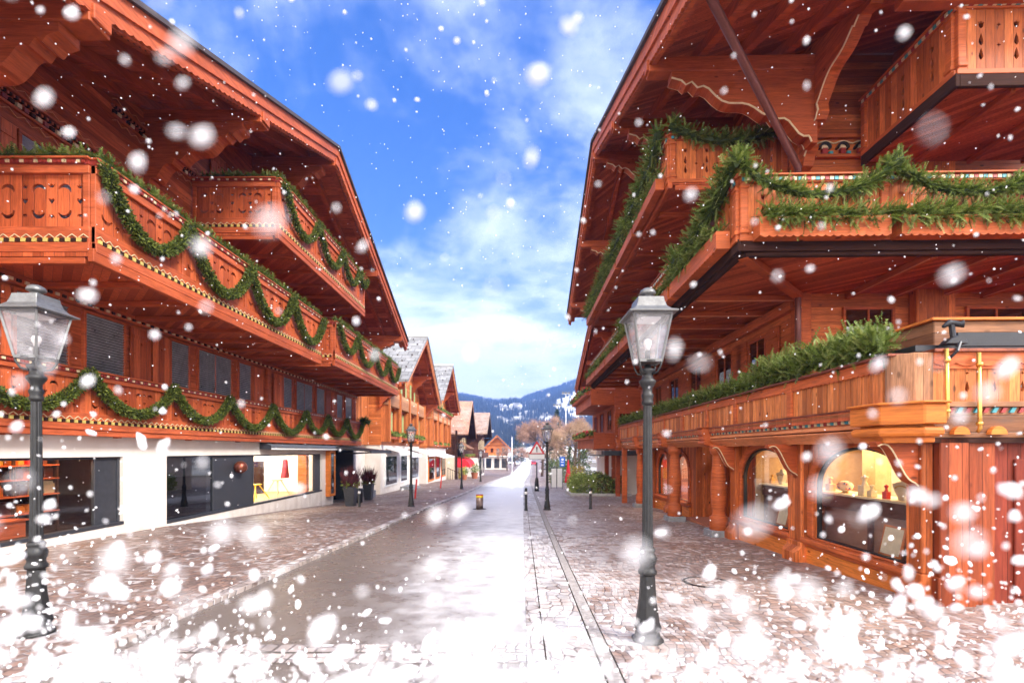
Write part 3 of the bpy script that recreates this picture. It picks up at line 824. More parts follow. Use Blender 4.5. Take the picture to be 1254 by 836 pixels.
mb = MB(T); mb.box(23.36, 24.2, -1.0, -.94, zb+.02, 1.7); mb.box(24.9, 26.24, -1.0, -.94, zb+.02, 1.7); mb.build('side_light', 'glass_dark', en, lo)
mb = MB(T); mb.box(24.25, 24.85, -1.03, -.93, zb+.02, 1.70); dr = mb.build('door', 'wood_orange', en, lo, bevel=.008)
mb = MB(T); mb.tube([(24.75, -.88, zb+.8), (24.75, -.88, zb+1.6)], .025, 8); mb.build('handle', 'iron_grey', dr, lo)
mb = MB(T); mb.box(23.36, 26.24, -1.8, .0, zb-.2, zb+.012); mb.build('threshold', 'stone_grey', en, lo)

# lower carved balcony (a shallow front before the windows)
post = [3.6, 4.7, 7.0, 9.35, 11.68, 14.0, 16.54, 19.18, 21.5, 23.9, 26.5]
b = deck(LC, lo, T, 3.5, 26.6, 0., .27, 2.09, 'wood_soffit', 'wood_plain', joists=2.3)
rail_L(b, lo, T, 3.5, 26.6, .32, 2.12, 3.32, post)
T2 = Tend(T, 26.6, 1)
mb = MB(T); mb.box(26.55, 26.6, 0, .3, 2.2, 3.2); mb.build('end_panel', 'wood_plain', b, lo)
# upper balcony, two lengths
UA = [7.55, 9.62, 11.87, 14.17, 16.53]
b = deck(LC, lo, T, 7.55, 16.53, 0., 2.10, 4.80, 'wood_floor', 'wood_beam', joists=1.0)
rail_L(b, lo, T, 7.57, 16.53, 2.13, 4.87, 6.37, [7.62, 9.62, 11.87, 14.17, 16.48])
rail_L(b, lo, Tend(T, 7.56, -1) if False else (lambda a, d, z: T(7.60-d, a, z)), .05, 2.06, .03, 4.87, 6.37, [.1, 2.0])
rail_L(b, lo, (lambda a, d, z: T(16.49+d, a, z)), .05, 2.06, .03, 4.87, 6.37, [.1, 2.0])
b = deck(LC, lo, T, 17.1, 26.5, 0., 2.36, 4.86, 'wood_floor', 'wood_beam', joists=1.2)
rail_L(b, lo, T, 17.1, 26.5, 2.4, 4.93, 6.40, [17.15, 19.3, 21.7, 24.1, 26.45])
rail_L(b, lo, (lambda a, d, z: T(17.13-d, a, z)), .05, 2.33, .03, 4.93, 6.40, [.1, 2.28])
rail_L(b, lo, (lambda a, d, z: T(26.46+d, a, z)), .05, 2.33, .03, 4.93, 6.40, [.1, 2.28])
# attic balcony
b = deck(LC, lo, T, 12.96, 20.55, 0., 2.36, 7.60, 'wood_floor', 'wood_beam', joists=1.2)
rail_L(b, lo, T, 12.96, 20.55, 2.4, 7.66, 9.17, [13.02, 15.5, 17.75, 19.8, 20.5])
rail_L(b, lo, (lambda a, d, z: T(13.0-d, a, z)), .05, 2.33, .03, 7.66, 9.17, [.1, 2.28])
rail_L(b, lo, (lambda a, d, z: T(20.5+d, a, z)), .05, 2.33, .03, 7.66, 9.17, [.1, 2.28])
# corner posts / frames between the storeys
for a in (17.0, 26.3):
    mb = MB(T); mb.box(a-.12, a+.12, 0, .1, 3.3, 4.8); mb.build('wall_post', 'wood_plain', LC, lo, bevel=.008)
# first floor windows and shutters
for a0, a1 in ((8.31, 9.4), (9.63+.05, 10.75), (12.12, 12.89), (13.19, 14.84), (15.15, 15.95), (18.1, 18.9), (19.19, 20.83), (21.18, 22.19), (23.63, 24.5), (24.85, 25.95)):
    louvre_window(LC, lo, T, a0, a1, 2.85, 4.60, mull=1 if a1-a0 > 1.4 else 0)
for a0, a1 in ((7.2, 8.25), (10.86, 11.46), (11.52, 12.10), (16.0, 16.62), (17.35, 18.06), (22.25, 22.85), (22.95, 23.55), (26.02, 26.5)):
    shutter(LC, lo, T, a0, a1, 2.80, 4.55)
mb = MB(T); mb.box(3.5, 26.58, 0, .14, 4.62, 4.80); mb.build('wall_beam', 'wood_plain', LC, lo, bevel=.006)
dentils(LC, lo, T, 3.6, 26.5, .14, 4.66, ['paint_cream', 'wood_dark'], .14, .07, .05, .03, 'dentil_trim')
# second floor and attic windows
for a0, a1, z0, z1 in ((8.4, 9.1, 5.9, 7.42), (9.1, 9.9, 5.9, 7.42), (20.2, 21.0, 5.9, 7.3), (21.0, 21.8, 5.9, 7.3), (14.5, 15.3, 8.9, 10.5), (15.3, 16.1, 8.9, 10.5), (17.0, 17.8, 8.9, 10.3)):
    louvre_window(LC, lo, T, a0, a1, z0, z1, glassy=True)
for a0, a1, z0, z1 in ((7.6, 8.35, 5.85, 7.40), (9.95, 10.6, 5.85, 7.4), (13.75, 14.45, 8.85, 10.45), (16.15, 16.8, 8.85, 10.45)):
    shutter(LC, lo, T, a0, a1, z0, z1)
# friezes
def frieze(a0, a1, z, rows=3):
    mb = MB(T); mb.box(a0, a1, 0, .06, z, z+.05); mb.box(a0, a1, 0, .08, z+.27, z+.32); mb.build('wall_beam', 'wood_plain', LC, lo, bevel=.005)
    for q in range(4):
        dentils(LC, lo, T, a0+(a1-a0)*q/4, a0+(a1-a0)*(q+1)/4, .005, z+.07, ['wood_dark', 'paint_cream', 'moulding_red'], .12, .08, .07, .05, 'dentil_trim')
    dentils(LC, lo, T, a0, a1, .005, z+.19, ['wood_plain', 'wood_dark'], .05, .035, .05, .05, 'dentil_trim')
    n = int((a1-a0)/.26); st = (a1-a0)/n
    for zb_, zt_ in ((z+.36, z+.44), (z-.12, z-.03)):
        mb = MB(T); mb.tube([(a0+i*st/2, .02, zt_ if i % 2 else zb_) for i in range(2*n+1)], .012, 4); mb.build('zigzag_trim', 'wood_pale', LC, lo)
frieze(4.2, 26.2, 7.72); frieze(8.6, 23.8, 9.02) if False else frieze(10.4, 22.4, 9.08); frieze(12.5, 20.0, 10.7-.25) if False else None
# roof
gable_roof(LC, lo, T, 16.2, 12.05, .38, 2.9, 27.05, -8., 2.9, purl=(6.9, 11.5, 16.2, 21.2, 25.9), purlin_out=.10, rafters=(.42, 1.15, 2.0, 2.8), bracket_h=1.45, pw=.36)
# verge wire (heating cable with snow guard spikes)
mb = MB(T)
for e in (3.0, 27.0):
    n = int(abs(e-16.2)/.12)
    for i in range(n):
        a = 16.2+(e-16.2)*(i+.5)/n; z = 12.05-.38*abs(a-16.2)-.53
        mb.tube([(a-.03, 2.66, z), (a+.03, 2.70, z+.07)], .008, 4); mb.tube([(a-.06, 2.68, z+.03), (a+.06, 2.68, z+.03-.0)], .012, 4)
mb.build('heating_cable', 'sign_black', LC, lo)

# ---- greenery on the left chalet
def festoon(name, label, pts_a, x, z, sag, r, dens, base):
    f = thing(name, label, 'garland', base, group='evergreen garlands on the left chalet')
    for p, q in zip(pts_a, pts_a[1:]):
        mb = MB(); leaf_rope(mb, swag_line((x, p, z), (x, q, z), sag*(q-p)/2.3), r, dens, .075, .026)
        mb.build('swag', BOXL, f, base, recalc=False)
    return f
festoon('leaf_garland', 'dark green garland in deep swags along the lowest carved balcony of the left chalet', [4.7, 7.0, 9.35, 11.68, 14.0, 16.54, 19.18, 21.5, 23.9, 26.5], LW+.48, 3.26, .74, .082, 1700, (LW+.48, 15, 3.2))
festoon('leaf_garland', 'green garland in deep swags on the near length of the upper left balcony', [7.62, 9.62, 11.87, 14.17, 16.5], -6.53, 6.26, 1.0, .082, 1700, (-6.53, 12, 6.2))
festoon('leaf_garland', 'green garland in swags on the far length of the upper left balcony', [17.2, 19.3, 21.7, 24.1, 26.4], -6.26, 6.30, .85, .082, 1200, (-6.26, 21, 6.3))
festoon('leaf_garland', 'green garland in swags on the top attic balcony under the left roof', [13.1, 15.4, 17.6, 19.5, 20.5], -6.26, 9.08, .95, .08, 1200, (-6.26, 17, 9.))
def topgreen(label, paths, base, dens=95):
    mb = MB()
    for pts in paths: fir_rope(mb, pts, .10, dens*1.8, .17, .045, Vector((.25, -.2, .30)), 7)
    tag(mb.build('fir_garland', FIR, None, base, recalc=False), label, 'garland', 'fir branches on the left chalet rails')
topgreen('fir branches lying along the handrail of the near upper left balcony', [[(-8.6, 7.58, 6.42), (-6.7, 7.6, 6.42)], [(-6.68, 7.6, 6.42), (-6.68, 16.5, 6.42)]], (-6.7, 12, 6.4))
topgreen('fir branches lying along the handrail of the far upper left balcony', [[(-6.42, 17.1, 6.46), (-6.42, 26.4, 6.46)]], (-6.4, 21.5, 6.4), 70)
topgreen('fir branches lying along the handrail of the top left attic balcony', [[(-8.5, 13.0, 9.22), (-6.45, 13.0, 9.22)], [(-6.42, 13.0, 9.22), (-6.42, 20.5, 9.22)]], (-6.4, 17, 9.2), 80)
mb = MB(); fir_rope(mb, [(LW+.35, 26.4, 3.4), (LW+.75, 26.75, 3.3)], .25, 260, .28, .07)
tag(mb.build('fir_bush', FIR, None, (LW+.5, 26.5, 3.3), recalc=False), 'small fir bunch at the far corner of the lowest left balcony', 'fir bunch')
# ------------------------------------------------------------------ RIGHT CHALET (its own axes, turned a little)
RA = -.0224
ro = (5.1, 14., -.47)
RC = thing('chalet', 'tall orange timber chalet with jewellery windows and deep fir decked balconies on the right', 'chalet', ro, RA)
def rg(c, y):   # ground under a point of the turned frame
    return g(c*math.cos(RA)-y*math.sin(RA), c*math.sin(RA)+y*math.cos(RA))
TG = TR(5.1); TU = TR(6.0)
# ground floor wall with arched shop windows
def archloop(a0, a1, z0, zs, zt, n=18):
    c = (a0+a1)/2; r = (a1-a0)/2
    return [(a0, z0), (a1, z0)] + [(c + r*math.cos(math.pi*i/n), zs + (zt-zs)*math.sin(math.pi*i/n)) for i in range(n+1)]
W2 = (6.28, 8.36, .17, 1.10, 1.76); W1 = (9.14, 11.10, .17, 1.10, 1.76)
W3 = (15.9, 17.5, -.02, .95, 1.6); W4 = (18.0, 19.5, -.06, .95, 1.6)
mb = MB(TG); mb.prism([[(5.98, -.75), (11.42, -.9), (11.42, 1.9), (5.98, 1.9)], archloop(*W2), archloop(*W1)], 1, -.12, 0.)
mb.build('shop_wall', 'wood_v_r', RC, ro)
mb = MB(TG); mb.prism([[(15.3, -1.1), (20.2, -1.2), (20.2, 1.9), (15.3, 1.9)], archloop(*W3), archloop(*W4)], 1, -.75, -.45)
mb.build('shop_wall', 'wood_v_r', RC, ro)
# recessed porch between the columns
mb = MB(TG); mb.box(11.18, 11.42, -1.5, -.31, -.9, 1.9); mb.box(15.3, 15.5, -1.5, -.76, -1.1, 1.9); mb.box(11.18, 15.5, -1.75, -1.5, -1.1, 1.9)
por = mb.build('porch_wall', 'wood_v_r', RC, ro)
mb = MB(TG); mb.box(12.2, 13.6, -1.5, -1.42, rg(6.5, 13)+.05, 1.55); mb.box(12.3, 13.5, -1.43, -1.40, .0, .5); mb.build('door', 'wood_beam_r', por, ro, bevel=.01)
mb = MB(TG); mb.box(11.42, 15.3, -1.5, -.1, -.75, rg(6, 13)+.02); mb.build('porch_floor', 'terracotta', por, ro)
for i, (a0, a1, z0, zs, zt) in enumerate((W2, W1, W3, W4)):
    sh_ = 0. if i < 2 else -.45
    mb = MB(TG); inner = archloop(a0+.04, a1-.04, z0+.04, zs, zt-.04); mb.prism([archloop(a0-.005, a1+.005, z0-.005, zs, zt+.005), inner], 1, sh_-.09, sh_-.02)
    w = mb.build('arched_window', 'dark_metal', RC, ro)
    mb = MB(TG); mb.prism([archloop(a0+.03, a1-.03, z0+.03, zs, zt-.03)], 1, sh_-.06, sh_-.05); mb.build('pane', 'glass_shop', w, ro)
    mb = MB(TG); mb.prism([archloop(a0-.16, a1+.16, z0+.03, zs, zt+.12), archloop(a0-.002, a1+.002, z0-.002, zs, zt+.002)], 1, sh_+.0, sh_+.055)
    mb.build('arch_frame', 'wood_plain_r', w, ro, bevel=.012)
    mb = MB(TG); mb.box(a0-.2, a1+.2, sh_+.002, sh_+.16, z0-.09, z0-.0); mb.box(a0-.2, a1+.2, sh_+.002, sh_+.10, z0-.16, z0-.092); mb.build('sill', 'wood_plain_r', w, ro, bevel=.012)
    mb = MB(TG); mb.box(a0-.2, a1+.2, sh_+.003, sh_+.075, -1.0, z0-.162); mb.build('apron_panel', 'wood_orange', w, ro, bevel=.01)
# pilasters with flared feet and curly brackets
def pilaster(a, w, d, m='wood_v_r', zt=1.9, d0=0.):
    z0 = rg(5.1, a)-.05
    mb = MB(TG); mb.box(a-w/2, a+w/2, d0+.004, d0+d, z0+.42, zt)
    mb.prism([[(d0+.004, z0), (d0+d+.12, z0), (d0+d+.12, z0+.22), (d0+d+.03, z0+.34), (d0+d+.03, z0+.42), (d0+.004, z0+.42)]], 0, a-w/2-.03, a+w/2+.03)
    return mb.build('pilaster', m, RC, ro, bevel=.014)
for a, w in ((6.12, .26), (8.74, .40), (11.30, .30)):
    pilaster(a, w, .14)
    P = []
    for i in range(13):
        t = i/12; P.append((.14+.50*t, 1.25+.50*t**.7 - .10*math.sin(t*math.pi*2)))
    mb = MB(TG); mb.prism([[(.14, 1.82), (.14, 1.20)] + P + [(.66, 1.82)]], 0, a-.07, a+.07)
    br = mb.build('bracket', 'wood_beam_r', RC, ro, bevel=.006)
    mb = MB(TG)
    for sg in (-1, 1): mb.tube([(a+sg*.074, p[0], p[1]+.012) for p in P], .010, 5)
    mb.build('painted_edge', 'paint_cream', br, ro)
for a in (17.75, 19.9): pilaster(a, .3, .14, d0=-.45)
# turned columns on stone blocks
def column(a, d, r=.19):
    z0 = rg(5.1-d, a); h = 1.84-z0
    mb = MB(TG); mb.smooth = True
    mb.lathe([(r*1.15, 0), (r*1.15, .20*h), (r*.85, .22*h), (r*.82, .25*h), (r*.98, .40*h), (r*1.02, .5*h), (r*.9, .70*h), (r*.74, .86*h), (r*.72, .88*h), (r*1.02, .90*h), (r*1.12, .93*h), (r*1.12, h)], (a, d, z0+.02), 14)
    c = mb.build('column', 'wood_plain_r', RC, ro)
    mb = MB(TG); mb.box(a-.27, a+.27, d-.27, d+.27, z0-.1, z0+.16); mb.build('column_base', 'stone_grey', c, ro, bevel=.015)
column(11.75, .28); column(15.0, .32); column(20.1, .14, .16)
mb = MB(TG); mb.box(22.3, 22.5, .2, .42, -1.2, 1.84); mb.build('pilaster', 'wood_plain_r', RC, ro, bevel=.01)
# shop interior
mb = MB(TG); mb.box(6.12, 11.1, -2.9, -2.8, -.5, 1.85); mb.box(6.12, 6.17, -2.8, -.31, -.5, 1.85); mb.box(11.1, 11.15, -2.8, -.31, -.5, 1.85); mb.box(6.12, 11.15, -2.8, -.31, 1.86, 1.88)
si = mb.build('shop_interior', 'tan_wall', RC, ro)
mb = MB(TG); mb.box(6.12, 11.1, -2.8, -.31, -.45, .02); mb.build('shop_floor', 'mahogany', si, ro)
mb = MB(TG); mb.box(6.4, 10.8, -2.4, -.9, 1.83, 1.855); mb.build('ceiling_lamp', 'lit_warm', si, ro)
mb = MB(TG); mb.box(15.5, 20., -2.4, -2.3, -.7, 1.85); mb.box(15.5, 20., -2.3, -.76, 1.85, 1.87); mb.box(15.5, 15.55, -2.3, -.76, -.7, 1.85); i2 = mb.build('shop_interior', 'tan_wall', RC, ro)
mb = MB(TG); mb.box(15.7, 19.8, -2.2, -1., 1.82, 1.84); mb.build('ceiling_lamp', 'lit_warm', i2, ro)
mb = MB(TG); mb.box(9.15, 9.5, -1.9, -1.6, .021, 1.85); mb.build('pillar', 'paint_cream', si, ro)
mb = MB(TG); mb.box(9.7, 10.9, -2.79, -2.7, .6, 1.7); mb.build('wall_mirror', 'paint_white', si, ro, bevel=.01)
def rt(nm, label, cat, a, d, z, group=None): return thing(nm, label, cat, (5.1-d, a, z), RA, group), (5.1-d, a, z)
for a0, a1, lab in ((6.42, 9.0, 'dark mahogany jewellery counter behind the near arched window'), (9.2, 11.08, 'dark mahogany jewellery counter behind the second arched window')):
    t, o_ = rt('counter', lab, 'counter', (a0+a1)/2, -.65, .02)
    mb = MB(TG); mb.box(a0+.03, a1-.03, -.9, -.42, .70, .93); mb.build('drawer_box', 'mahogany', t, o_, bevel=.008)
    mb = MB(TG); mb.box(a0, a1, -.95, -.36, .93, .965); mb.build('top', 'jewel_cream', t, o_, bevel=.006)
    mb = MB(TG); mb.box(a0+.03, a1-.03, -.56, -.52, .02, .70); mb.build('front_panel', 'counter_brown', t, o_)
    for a in (a0+.1, (a0+a1)/2, a1-.1):
        mb = MB(TG); mb.box(a-.03, a+.03, -.5, -.44, .02, .70); mb.build('leg', 'mahogany', t, o_)
def bust(a, d, lab, s=1.):
    t, o_ = rt('necklace_bust', lab, 'display bust', a, d, .965)
    mb = MB(TG); mb.prism([[(a-.02*s, .966), (a+.10*s, .966), (a+.11*s, 1.02), (a+.16*s, 1.10), (a+.20*s, 1.20), (a+.10*s, 1.235), (a+.05*s, 1.24), (a+.045*s, 1.30), (a-.035*s, 1.30), (a-.04*s, 1.24), (a-.08*s, 1.20), (a-.05*s, 1.10), (a-.01, 1.02)]], 1, d-.06, d+.03)
    mb.build('bust', 'jewel_cream', t, o_, bevel=.02)
    mb = MB(TG); mb.tube([(a+.03*s+.10*s*math.sin(u), d+.04, 1.2-.09*s*(1-math.cos(u))*.5-.02) for u in [(-1.4+i*.28) for i in range(11)]], .008, 5); mb.build('necklace', 'brass', t, o_)
bust(7.12, -.55, 'cream necklace bust at the right end of the near arched window', 1.15)
bust(10.55, -.62, 'cream necklace bust in the second arched window', 1.2)
labs = iter(['gold ring box at the left end of the near jewellery counter', 'red topped ring stand beside the bust in the near window', 'small cream box in the middle of the near jewellery counter', 'short cream block right of the middle on the near counter',
             'gold trinket stand at the left end of the second counter', 'gold trinket stand at the right end of the second counter', 'brass candle holder at the back of the second counter'])
for a, d, w, h, m in ((8.9, -.6, .12, .26, 'brass'), (7.42, -.5, .08, .22, 'sign_red'), (7.95, -.55, .14, .34, 'jewel_cream'), (7.72, -.5, .10, .2, 'jewel_cream'), (10.95, -.6, .09, .2, 'brass'), (9.4, -.55, .08, .17, 'brass'), (10.35, -.75, .06, .26, 'brass')):
    mb = MB(TG); mb.box(a-w/2, a+w/2, d-w/2, d+w/2, .966, .966+h*.5); mb.lathe([(w*.36, 0), (w*.2, h*.2), (w*.42, h*.4), (.004, h*.5)], (a, d, .966+h*.5), 8)
    tag(mb.build('trinket_box', m, None, (5.1-d, a, .966), RA, bevel=.005), next(labs), 'jewellery box')
t, o_ = rt('jewelled_egg', 'oval jewelled ornament on the left half of the near counter', 'ornament', 8.5, -.6, .966)
mb = MB(TG); mb.smooth = True; mb.ball((8.5, -.6, 1.08), .13, 14, 8, (1.25, .8, .75)); mb.build('body', 'jewel_cream', t, o_)
mb = MB(TG)
for i in range(26):
    an = rnd.uniform(0, 6.28); ph = rnd.uniform(-.6, 1.2); mb.mi = i % 3
    mb.ball((8.5+.155*math.cos(an)*math.cos(ph), -.6+.10*math.sin(an)*math.cos(ph), 1.08+.09*math.sin(ph)), .016, 6, 4)
mb.build('stones', ['sign_red', 'sign_blue', 'brass'], t, o_)
mb = MB(TG); mb.lathe([(.07, 0), (.03, .03)], (8.5, -.6, .966), 10); mb.build('foot', 'brass', t, o_)
for a, w, lab in ((7.05, .42, 'cream framed card leaning at the foot of the near arched window'), (9.95, .40, 'cream framed card leaning at the foot of the second arched window')):
    t, o_ = rt('framed_card', lab, 'picture', a, -.33, .18)
    mb = MB(TG); mb.beam((a, -.27, .16), (a, -.36, .60), w, .02, (0, 1, 0)); mb.build('frame', 'wood_orange', t, o_)
    mb = MB(TG); mb.beam((a, -.256, .19), (a, -.345, .57), w-.07, .006, (0, 1, 0)); mb.build('card', 'jewel_cream', t, o_)

# cornice above the shops: shingle course, mouldings, coloured dentils
CA0, CA1 = 5.95, 22.8
mb = MB(TG); n = int((CA1-CA0)/.2)
for i in range(n):
    a = CA0 + (CA1-CA0)*i/n; w = (CA1-CA0)/n*.94; j = rnd.uniform(-.008, .008)
    mb.add([(a, .30+j, 1.83+j), (a+w, .30+j, 1.83+j), (a+w, .44, 1.98), (a, .44, 1.98), (a, .32+j, 1.81+j), (a+w, .32+j, 1.81+j), (a+w, .47, 1.96), (a, .47, 1.96)], [(0,3,2,1),(4,5,6,7),(0,1,5,4),(1,2,6,5),(2,3,7,6),(3,0,4,7)])
mb.build('shingle_course', 'wood_pale', RC, ro)
mb = MB(TG); mb.box(CA0, CA1, -.3, .29, 1.84, 2.0); mb.build('cornice_core', 'wood_beam_r', RC, ro)
mb = MB(TG); mb.box(CA0, CA1, -.3, .46, 2.0, 2.06); mb.box(CA0, CA1, -.3, .41, 2.06, 2.17); mb.box(CA0-.02, CA1, -.3, .50, 2.17, 2.24); mb.build('cornice', 'wood_pale', RC, ro, bevel=.008)
dentils(RC, ro, TG, CA0+.3, CA1, .41, 2.085, ['paint_teal', 'paint_cream', 'paint_red', 'paint_cream'], .08, .06, .06, .03)
# corbels on the cornice
def corbel(a, w=.5, m='wood_orange', T_=TG):
    mb = MB(T_)
    mb.prism([[(.3, 2.26), (.66, 2.26), (.66, 2.12), (.62, 2.06), (.62, 1.98), (.56, 1.94), (.56, 1.84), (.3, 1.78)]], 0, a-w/2, a+w/2)
    mb.box(a-w/2-.03, a+w/2+.03, .3, .70, 2.262, 2.29)
    for z in (1.90,): mb.tube([(a-w/2-.02, .58, z), (a+w/2+.02, .58, z)], .055, 10)
    return mb.build('corbel', m, RC, ro, bevel=.014)
corbel(12.0, .35, 'wood_plain_r'); corbel(15.6, .35, 'wood_plain_r'); corbel(19.2, .3, 'wood_plain_r'); corbel(22.6, .3, 'wood_plain_r')
# corner corbel
mb = MB(); cx, cy = 4.46, 5.70
mb.prism([[(cx-.06, cy+.78), (cx-.06, cy+.24), (cx+.24, cy-.06), (cx+.50, cy-.06), (cx+.50, cy+.78)]], 2, 2.02, 2.26)
mb.prism([[(cx+.04, cy+.73), (cx+.04, cy+.30), (cx+.30, cy+.04), (cx+.45, cy+.04), (cx+.45, cy+.73)]], 2, 1.80, 2.02)
mb.prism([[(cx-.10, cy+.80), (cx-.10, cy+.22), (cx+.22, cy-.10), (cx+.53, cy-.10), (cx+.53, cy+.80)]], 2, 2.26, 2.29)
mb.tube([(cx+.0, cy+.76, 1.93), (cx+.0, cy+.28, 1.93), (cx+.28, cy+.0, 1.93), (cx+.48, cy+.0, 1.93)], .06, 10)
mb.build('corbel', 'wood_orange', RC, ro, bevel=.014)
# terrace deck and lower parapet
mb = MB(); mb.prism([[(4.60, 5.95), (13.5, 5.95), (13.5, 10.7), (6.0, 10.7), (6.0, 22.8), (4.60, 22.8)]], 2, 2.13, 2.27)
ter = mb.build('terrace', 'wood_floor_r', RC, ro)
TB = TR(4.64)
posts = [6.15, 8.3, 10.4, 12.0, 13.8, 15.6, 17.4, 19.2, 21.0, 22.7]
for p, q in zip(posts, posts[1:]):
    mb = MB(TB); a = p+.06
    while a < q-.08:
        w = min(rnd.uniform(.11, .15), q-.06-a); mb.box(a, a+w-.008, -.05-rnd.uniform(0, .008), .0+rnd.uniform(-.006, .004), 2.27, 2.76); a += w
    mb.build('parapet_boards', 'wood_old', ter, ro)
    mb = MB(TB); scallop_board(mb, 1, p+.05, q-.05, 2.87, 2.73, .006, .03, .10, .018); mb.build('scallop_board', 'wood_plain_r', ter, ro)
for p in posts[1:]:
    mb = MB(TB); mb.box(p-.07, p+.07, -.08, .04, 2.27, 2.88); mb.build('parapet_post', 'wood_plain_r', ter, ro, bevel=.01)
mb = MB(TB); mb.box(6.0, 22.8, -.16, .09, 2.88, 2.915); mb.box(6.0, 22.8, -.05, .05, 2.25, 2.28); mb.build('parapet_cap', 'copper', ter, ro, bevel=.006)
# chamfered corner post
mb = MB(); mb.prism([[(4.62, 6.16), (4.62, 6.03), (4.78, 5.87), (5.0, 5.87), (5.0, 6.16)]], 2, 2.28, 2.90); mb.build('parapet_post', 'wood_grey', ter, ro, bevel=.012)
# front parapet facing the camera
TFr = TF(5.90)
mb = MB(TFr); holes = []
for i in range(12):
    c = 5.42+i*.33; holes += [diamond(c, 2.65, .025), drop(c, 2.49, .07)]
mb.prism([[(5.0, 2.30), (12., 2.30), (12., 2.74), (5.0, 2.74)]] + holes, 1, -.03, .0); mb.build('parapet_boards', 'wood_old', ter, ro)
mb = MB(TFr); scallop_board(mb, 1, 5.0, 12., 2.90, 2.77, .004, .035, .26, .04); mb.box(5., 12., -.04, .02, 2.70, 2.76); mb.build('scallop_board', 'wood_plain_r', ter, ro)
mb = MB(TFr); mb.box(4.98, 12., -.14, .07, 2.90, 2.94); mb.build('parapet_cap', 'copper', ter, ro, bevel=.006)
mb = MB(TFr); mb.box(4.9, 12., -.5, -.12, 2.94, 3.02); mb.box(5.4, 12., -.16, -.10, 3.0, 3.17); mb.build('flashing', 'dark_metal', ter, ro, bevel=.004)
mb = MB(TFr); mb.box(5.0, 12., -.2, .05, 2.235, 2.30); mb.box(4.98, 12., -.2, .005, 1.864, 2.235); mb.build('cornice', 'wood_old_h', RC, ro, bevel=.006)
mb = MB(TFr); n = 48
for i in range(n):
    a = 5.06+i*.105; mb.mi = i % 2
    mb.prism([[(a, 2.165), (a+.05, 2.165), (a+.085, 2.228), (a+.035, 2.228)]], 1, .004, .03)
mb.build('dentil_trim', ['paint_teal', 'paint_red'], RC, ro)
for i in range(10):
    a = 5.30+i*.44; mb = MB(TFr); mb.smooth = False
    mb.prism([arc(a, 1.90, .10, 0, 180, 12)], 1, .006, .07); mb.build('beam_end', 'wood_orange', RC, ro, bevel=.006)
# front ground floor: corner pier and dark entrance
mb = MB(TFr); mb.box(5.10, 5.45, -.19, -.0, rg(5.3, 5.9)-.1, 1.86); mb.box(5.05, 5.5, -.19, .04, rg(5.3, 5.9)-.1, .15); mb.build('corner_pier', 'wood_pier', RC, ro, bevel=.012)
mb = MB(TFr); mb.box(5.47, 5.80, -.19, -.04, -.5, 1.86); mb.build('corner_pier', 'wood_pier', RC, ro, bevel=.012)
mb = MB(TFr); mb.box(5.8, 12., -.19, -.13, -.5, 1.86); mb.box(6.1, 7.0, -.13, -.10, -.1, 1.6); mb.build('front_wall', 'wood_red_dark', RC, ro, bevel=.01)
mb = MB(TFr); mb.box(4.6, 12., -.6, .0, 1.80, 1.862); mb.build('cornice_core', 'wood_dark', RC, ro)
# pipes and floodlight on the front
for i, (x, z0, z1) in enumerate(((5.10, 2.08, 2.93), (5.48, 1.93, 2.88))):
    t = thing('brass_pipe', ['short brass pipe beside the corner post of the front parapet', 'brass pipe right of the first, hanging lower on the front parapet'][i], 'pipe', (x, 5.83, z0), RA, 'brass pipes on the front parapet'); o_ = (x, 5.83, z0)
    mb = MB(); mb.smooth = True; mb.tube([(x, 5.815, z1), (x, 5.80, z0+.04), (x, 5.83, z0)], .022, 10); mb.build('tube', 'brass', t, o_)
    for zz in (z0+.1, z1-.14):
        mb = MB(); mb.smooth = True; mb.lathe([(.032, -.02), (.036, 0), (.032, .02)], (x, 5.806, zz), 10); mb.build('coupling', 'brass', t, o_)
fl = thing('floodlight', 'small black floodlight clamped on the front parapet above the brass pipes', 'floodlight', (5.40, 5.93, 3.02), RA); fo = (5.40, 5.93, 3.02)
mb = MB(); mb.prism([[(5.28, 3.0), (5.55, 3.0), (5.52, 3.06), (5.42, 3.10), (5.34, 3.06)]], 1, 5.85, 5.98); mb.build('clamp', 'dark_metal', fl, fo, bevel=.01)
mb = MB(); mb.tube([(5.42, 5.92, 3.08), (5.40, 5.92, 3.24)], .03, 8); mb.build('stem', 'dark_metal', fl, fo)
mb = MB(); mb.smooth = True; mb.tube([(5.30, 5.92, 3.22), (5.37, 5.92, 3.27), (5.50, 5.92, 3.25), (5.53, 5.9, 3.25)], [.02, .04, .035, .05], 10); mb.build('head', 'dark_metal', fl, fo)
mb = MB(); mb.tube([(5.32, 5.86, 2.82), (5.36, 5.80, 2.90), (5.45, 5.86, 3.02)], .018, 6); mb.build('strut', 'dark_metal', fl, fo)
fl.location.x -= .15
# wooden planter box standing on the terrace
tp = thing('planter_box', 'weathered plank planter box with orange rim on the terrace behind the floodlight', 'planter', (5.6, 7.1, 2.3), RA); to = (5.6, 7.1, 2.3)
mb = MB(); mb.box(5.58, 12., 6.55, 7.6, 2.94, 3.46); mb.build('box', 'wood_old_h', tp, to, bevel=.01)
mb = MB(); mb.box(5.52, 12., 6.50, 6.58, 3.46, 3.50); mb.box(5.52, 5.6, 6.58, 7.7, 3.46, 3.50); mb.build('rim', 'wood_orange', tp, to, bevel=.008)
for x in (5.8, 8., 10.):
    mb = MB(); mb.box(x-.05, x+.05, 6.8, 6.9, 2.27, 2.94); mb.build('foot', 'wood_dark', tp, to)

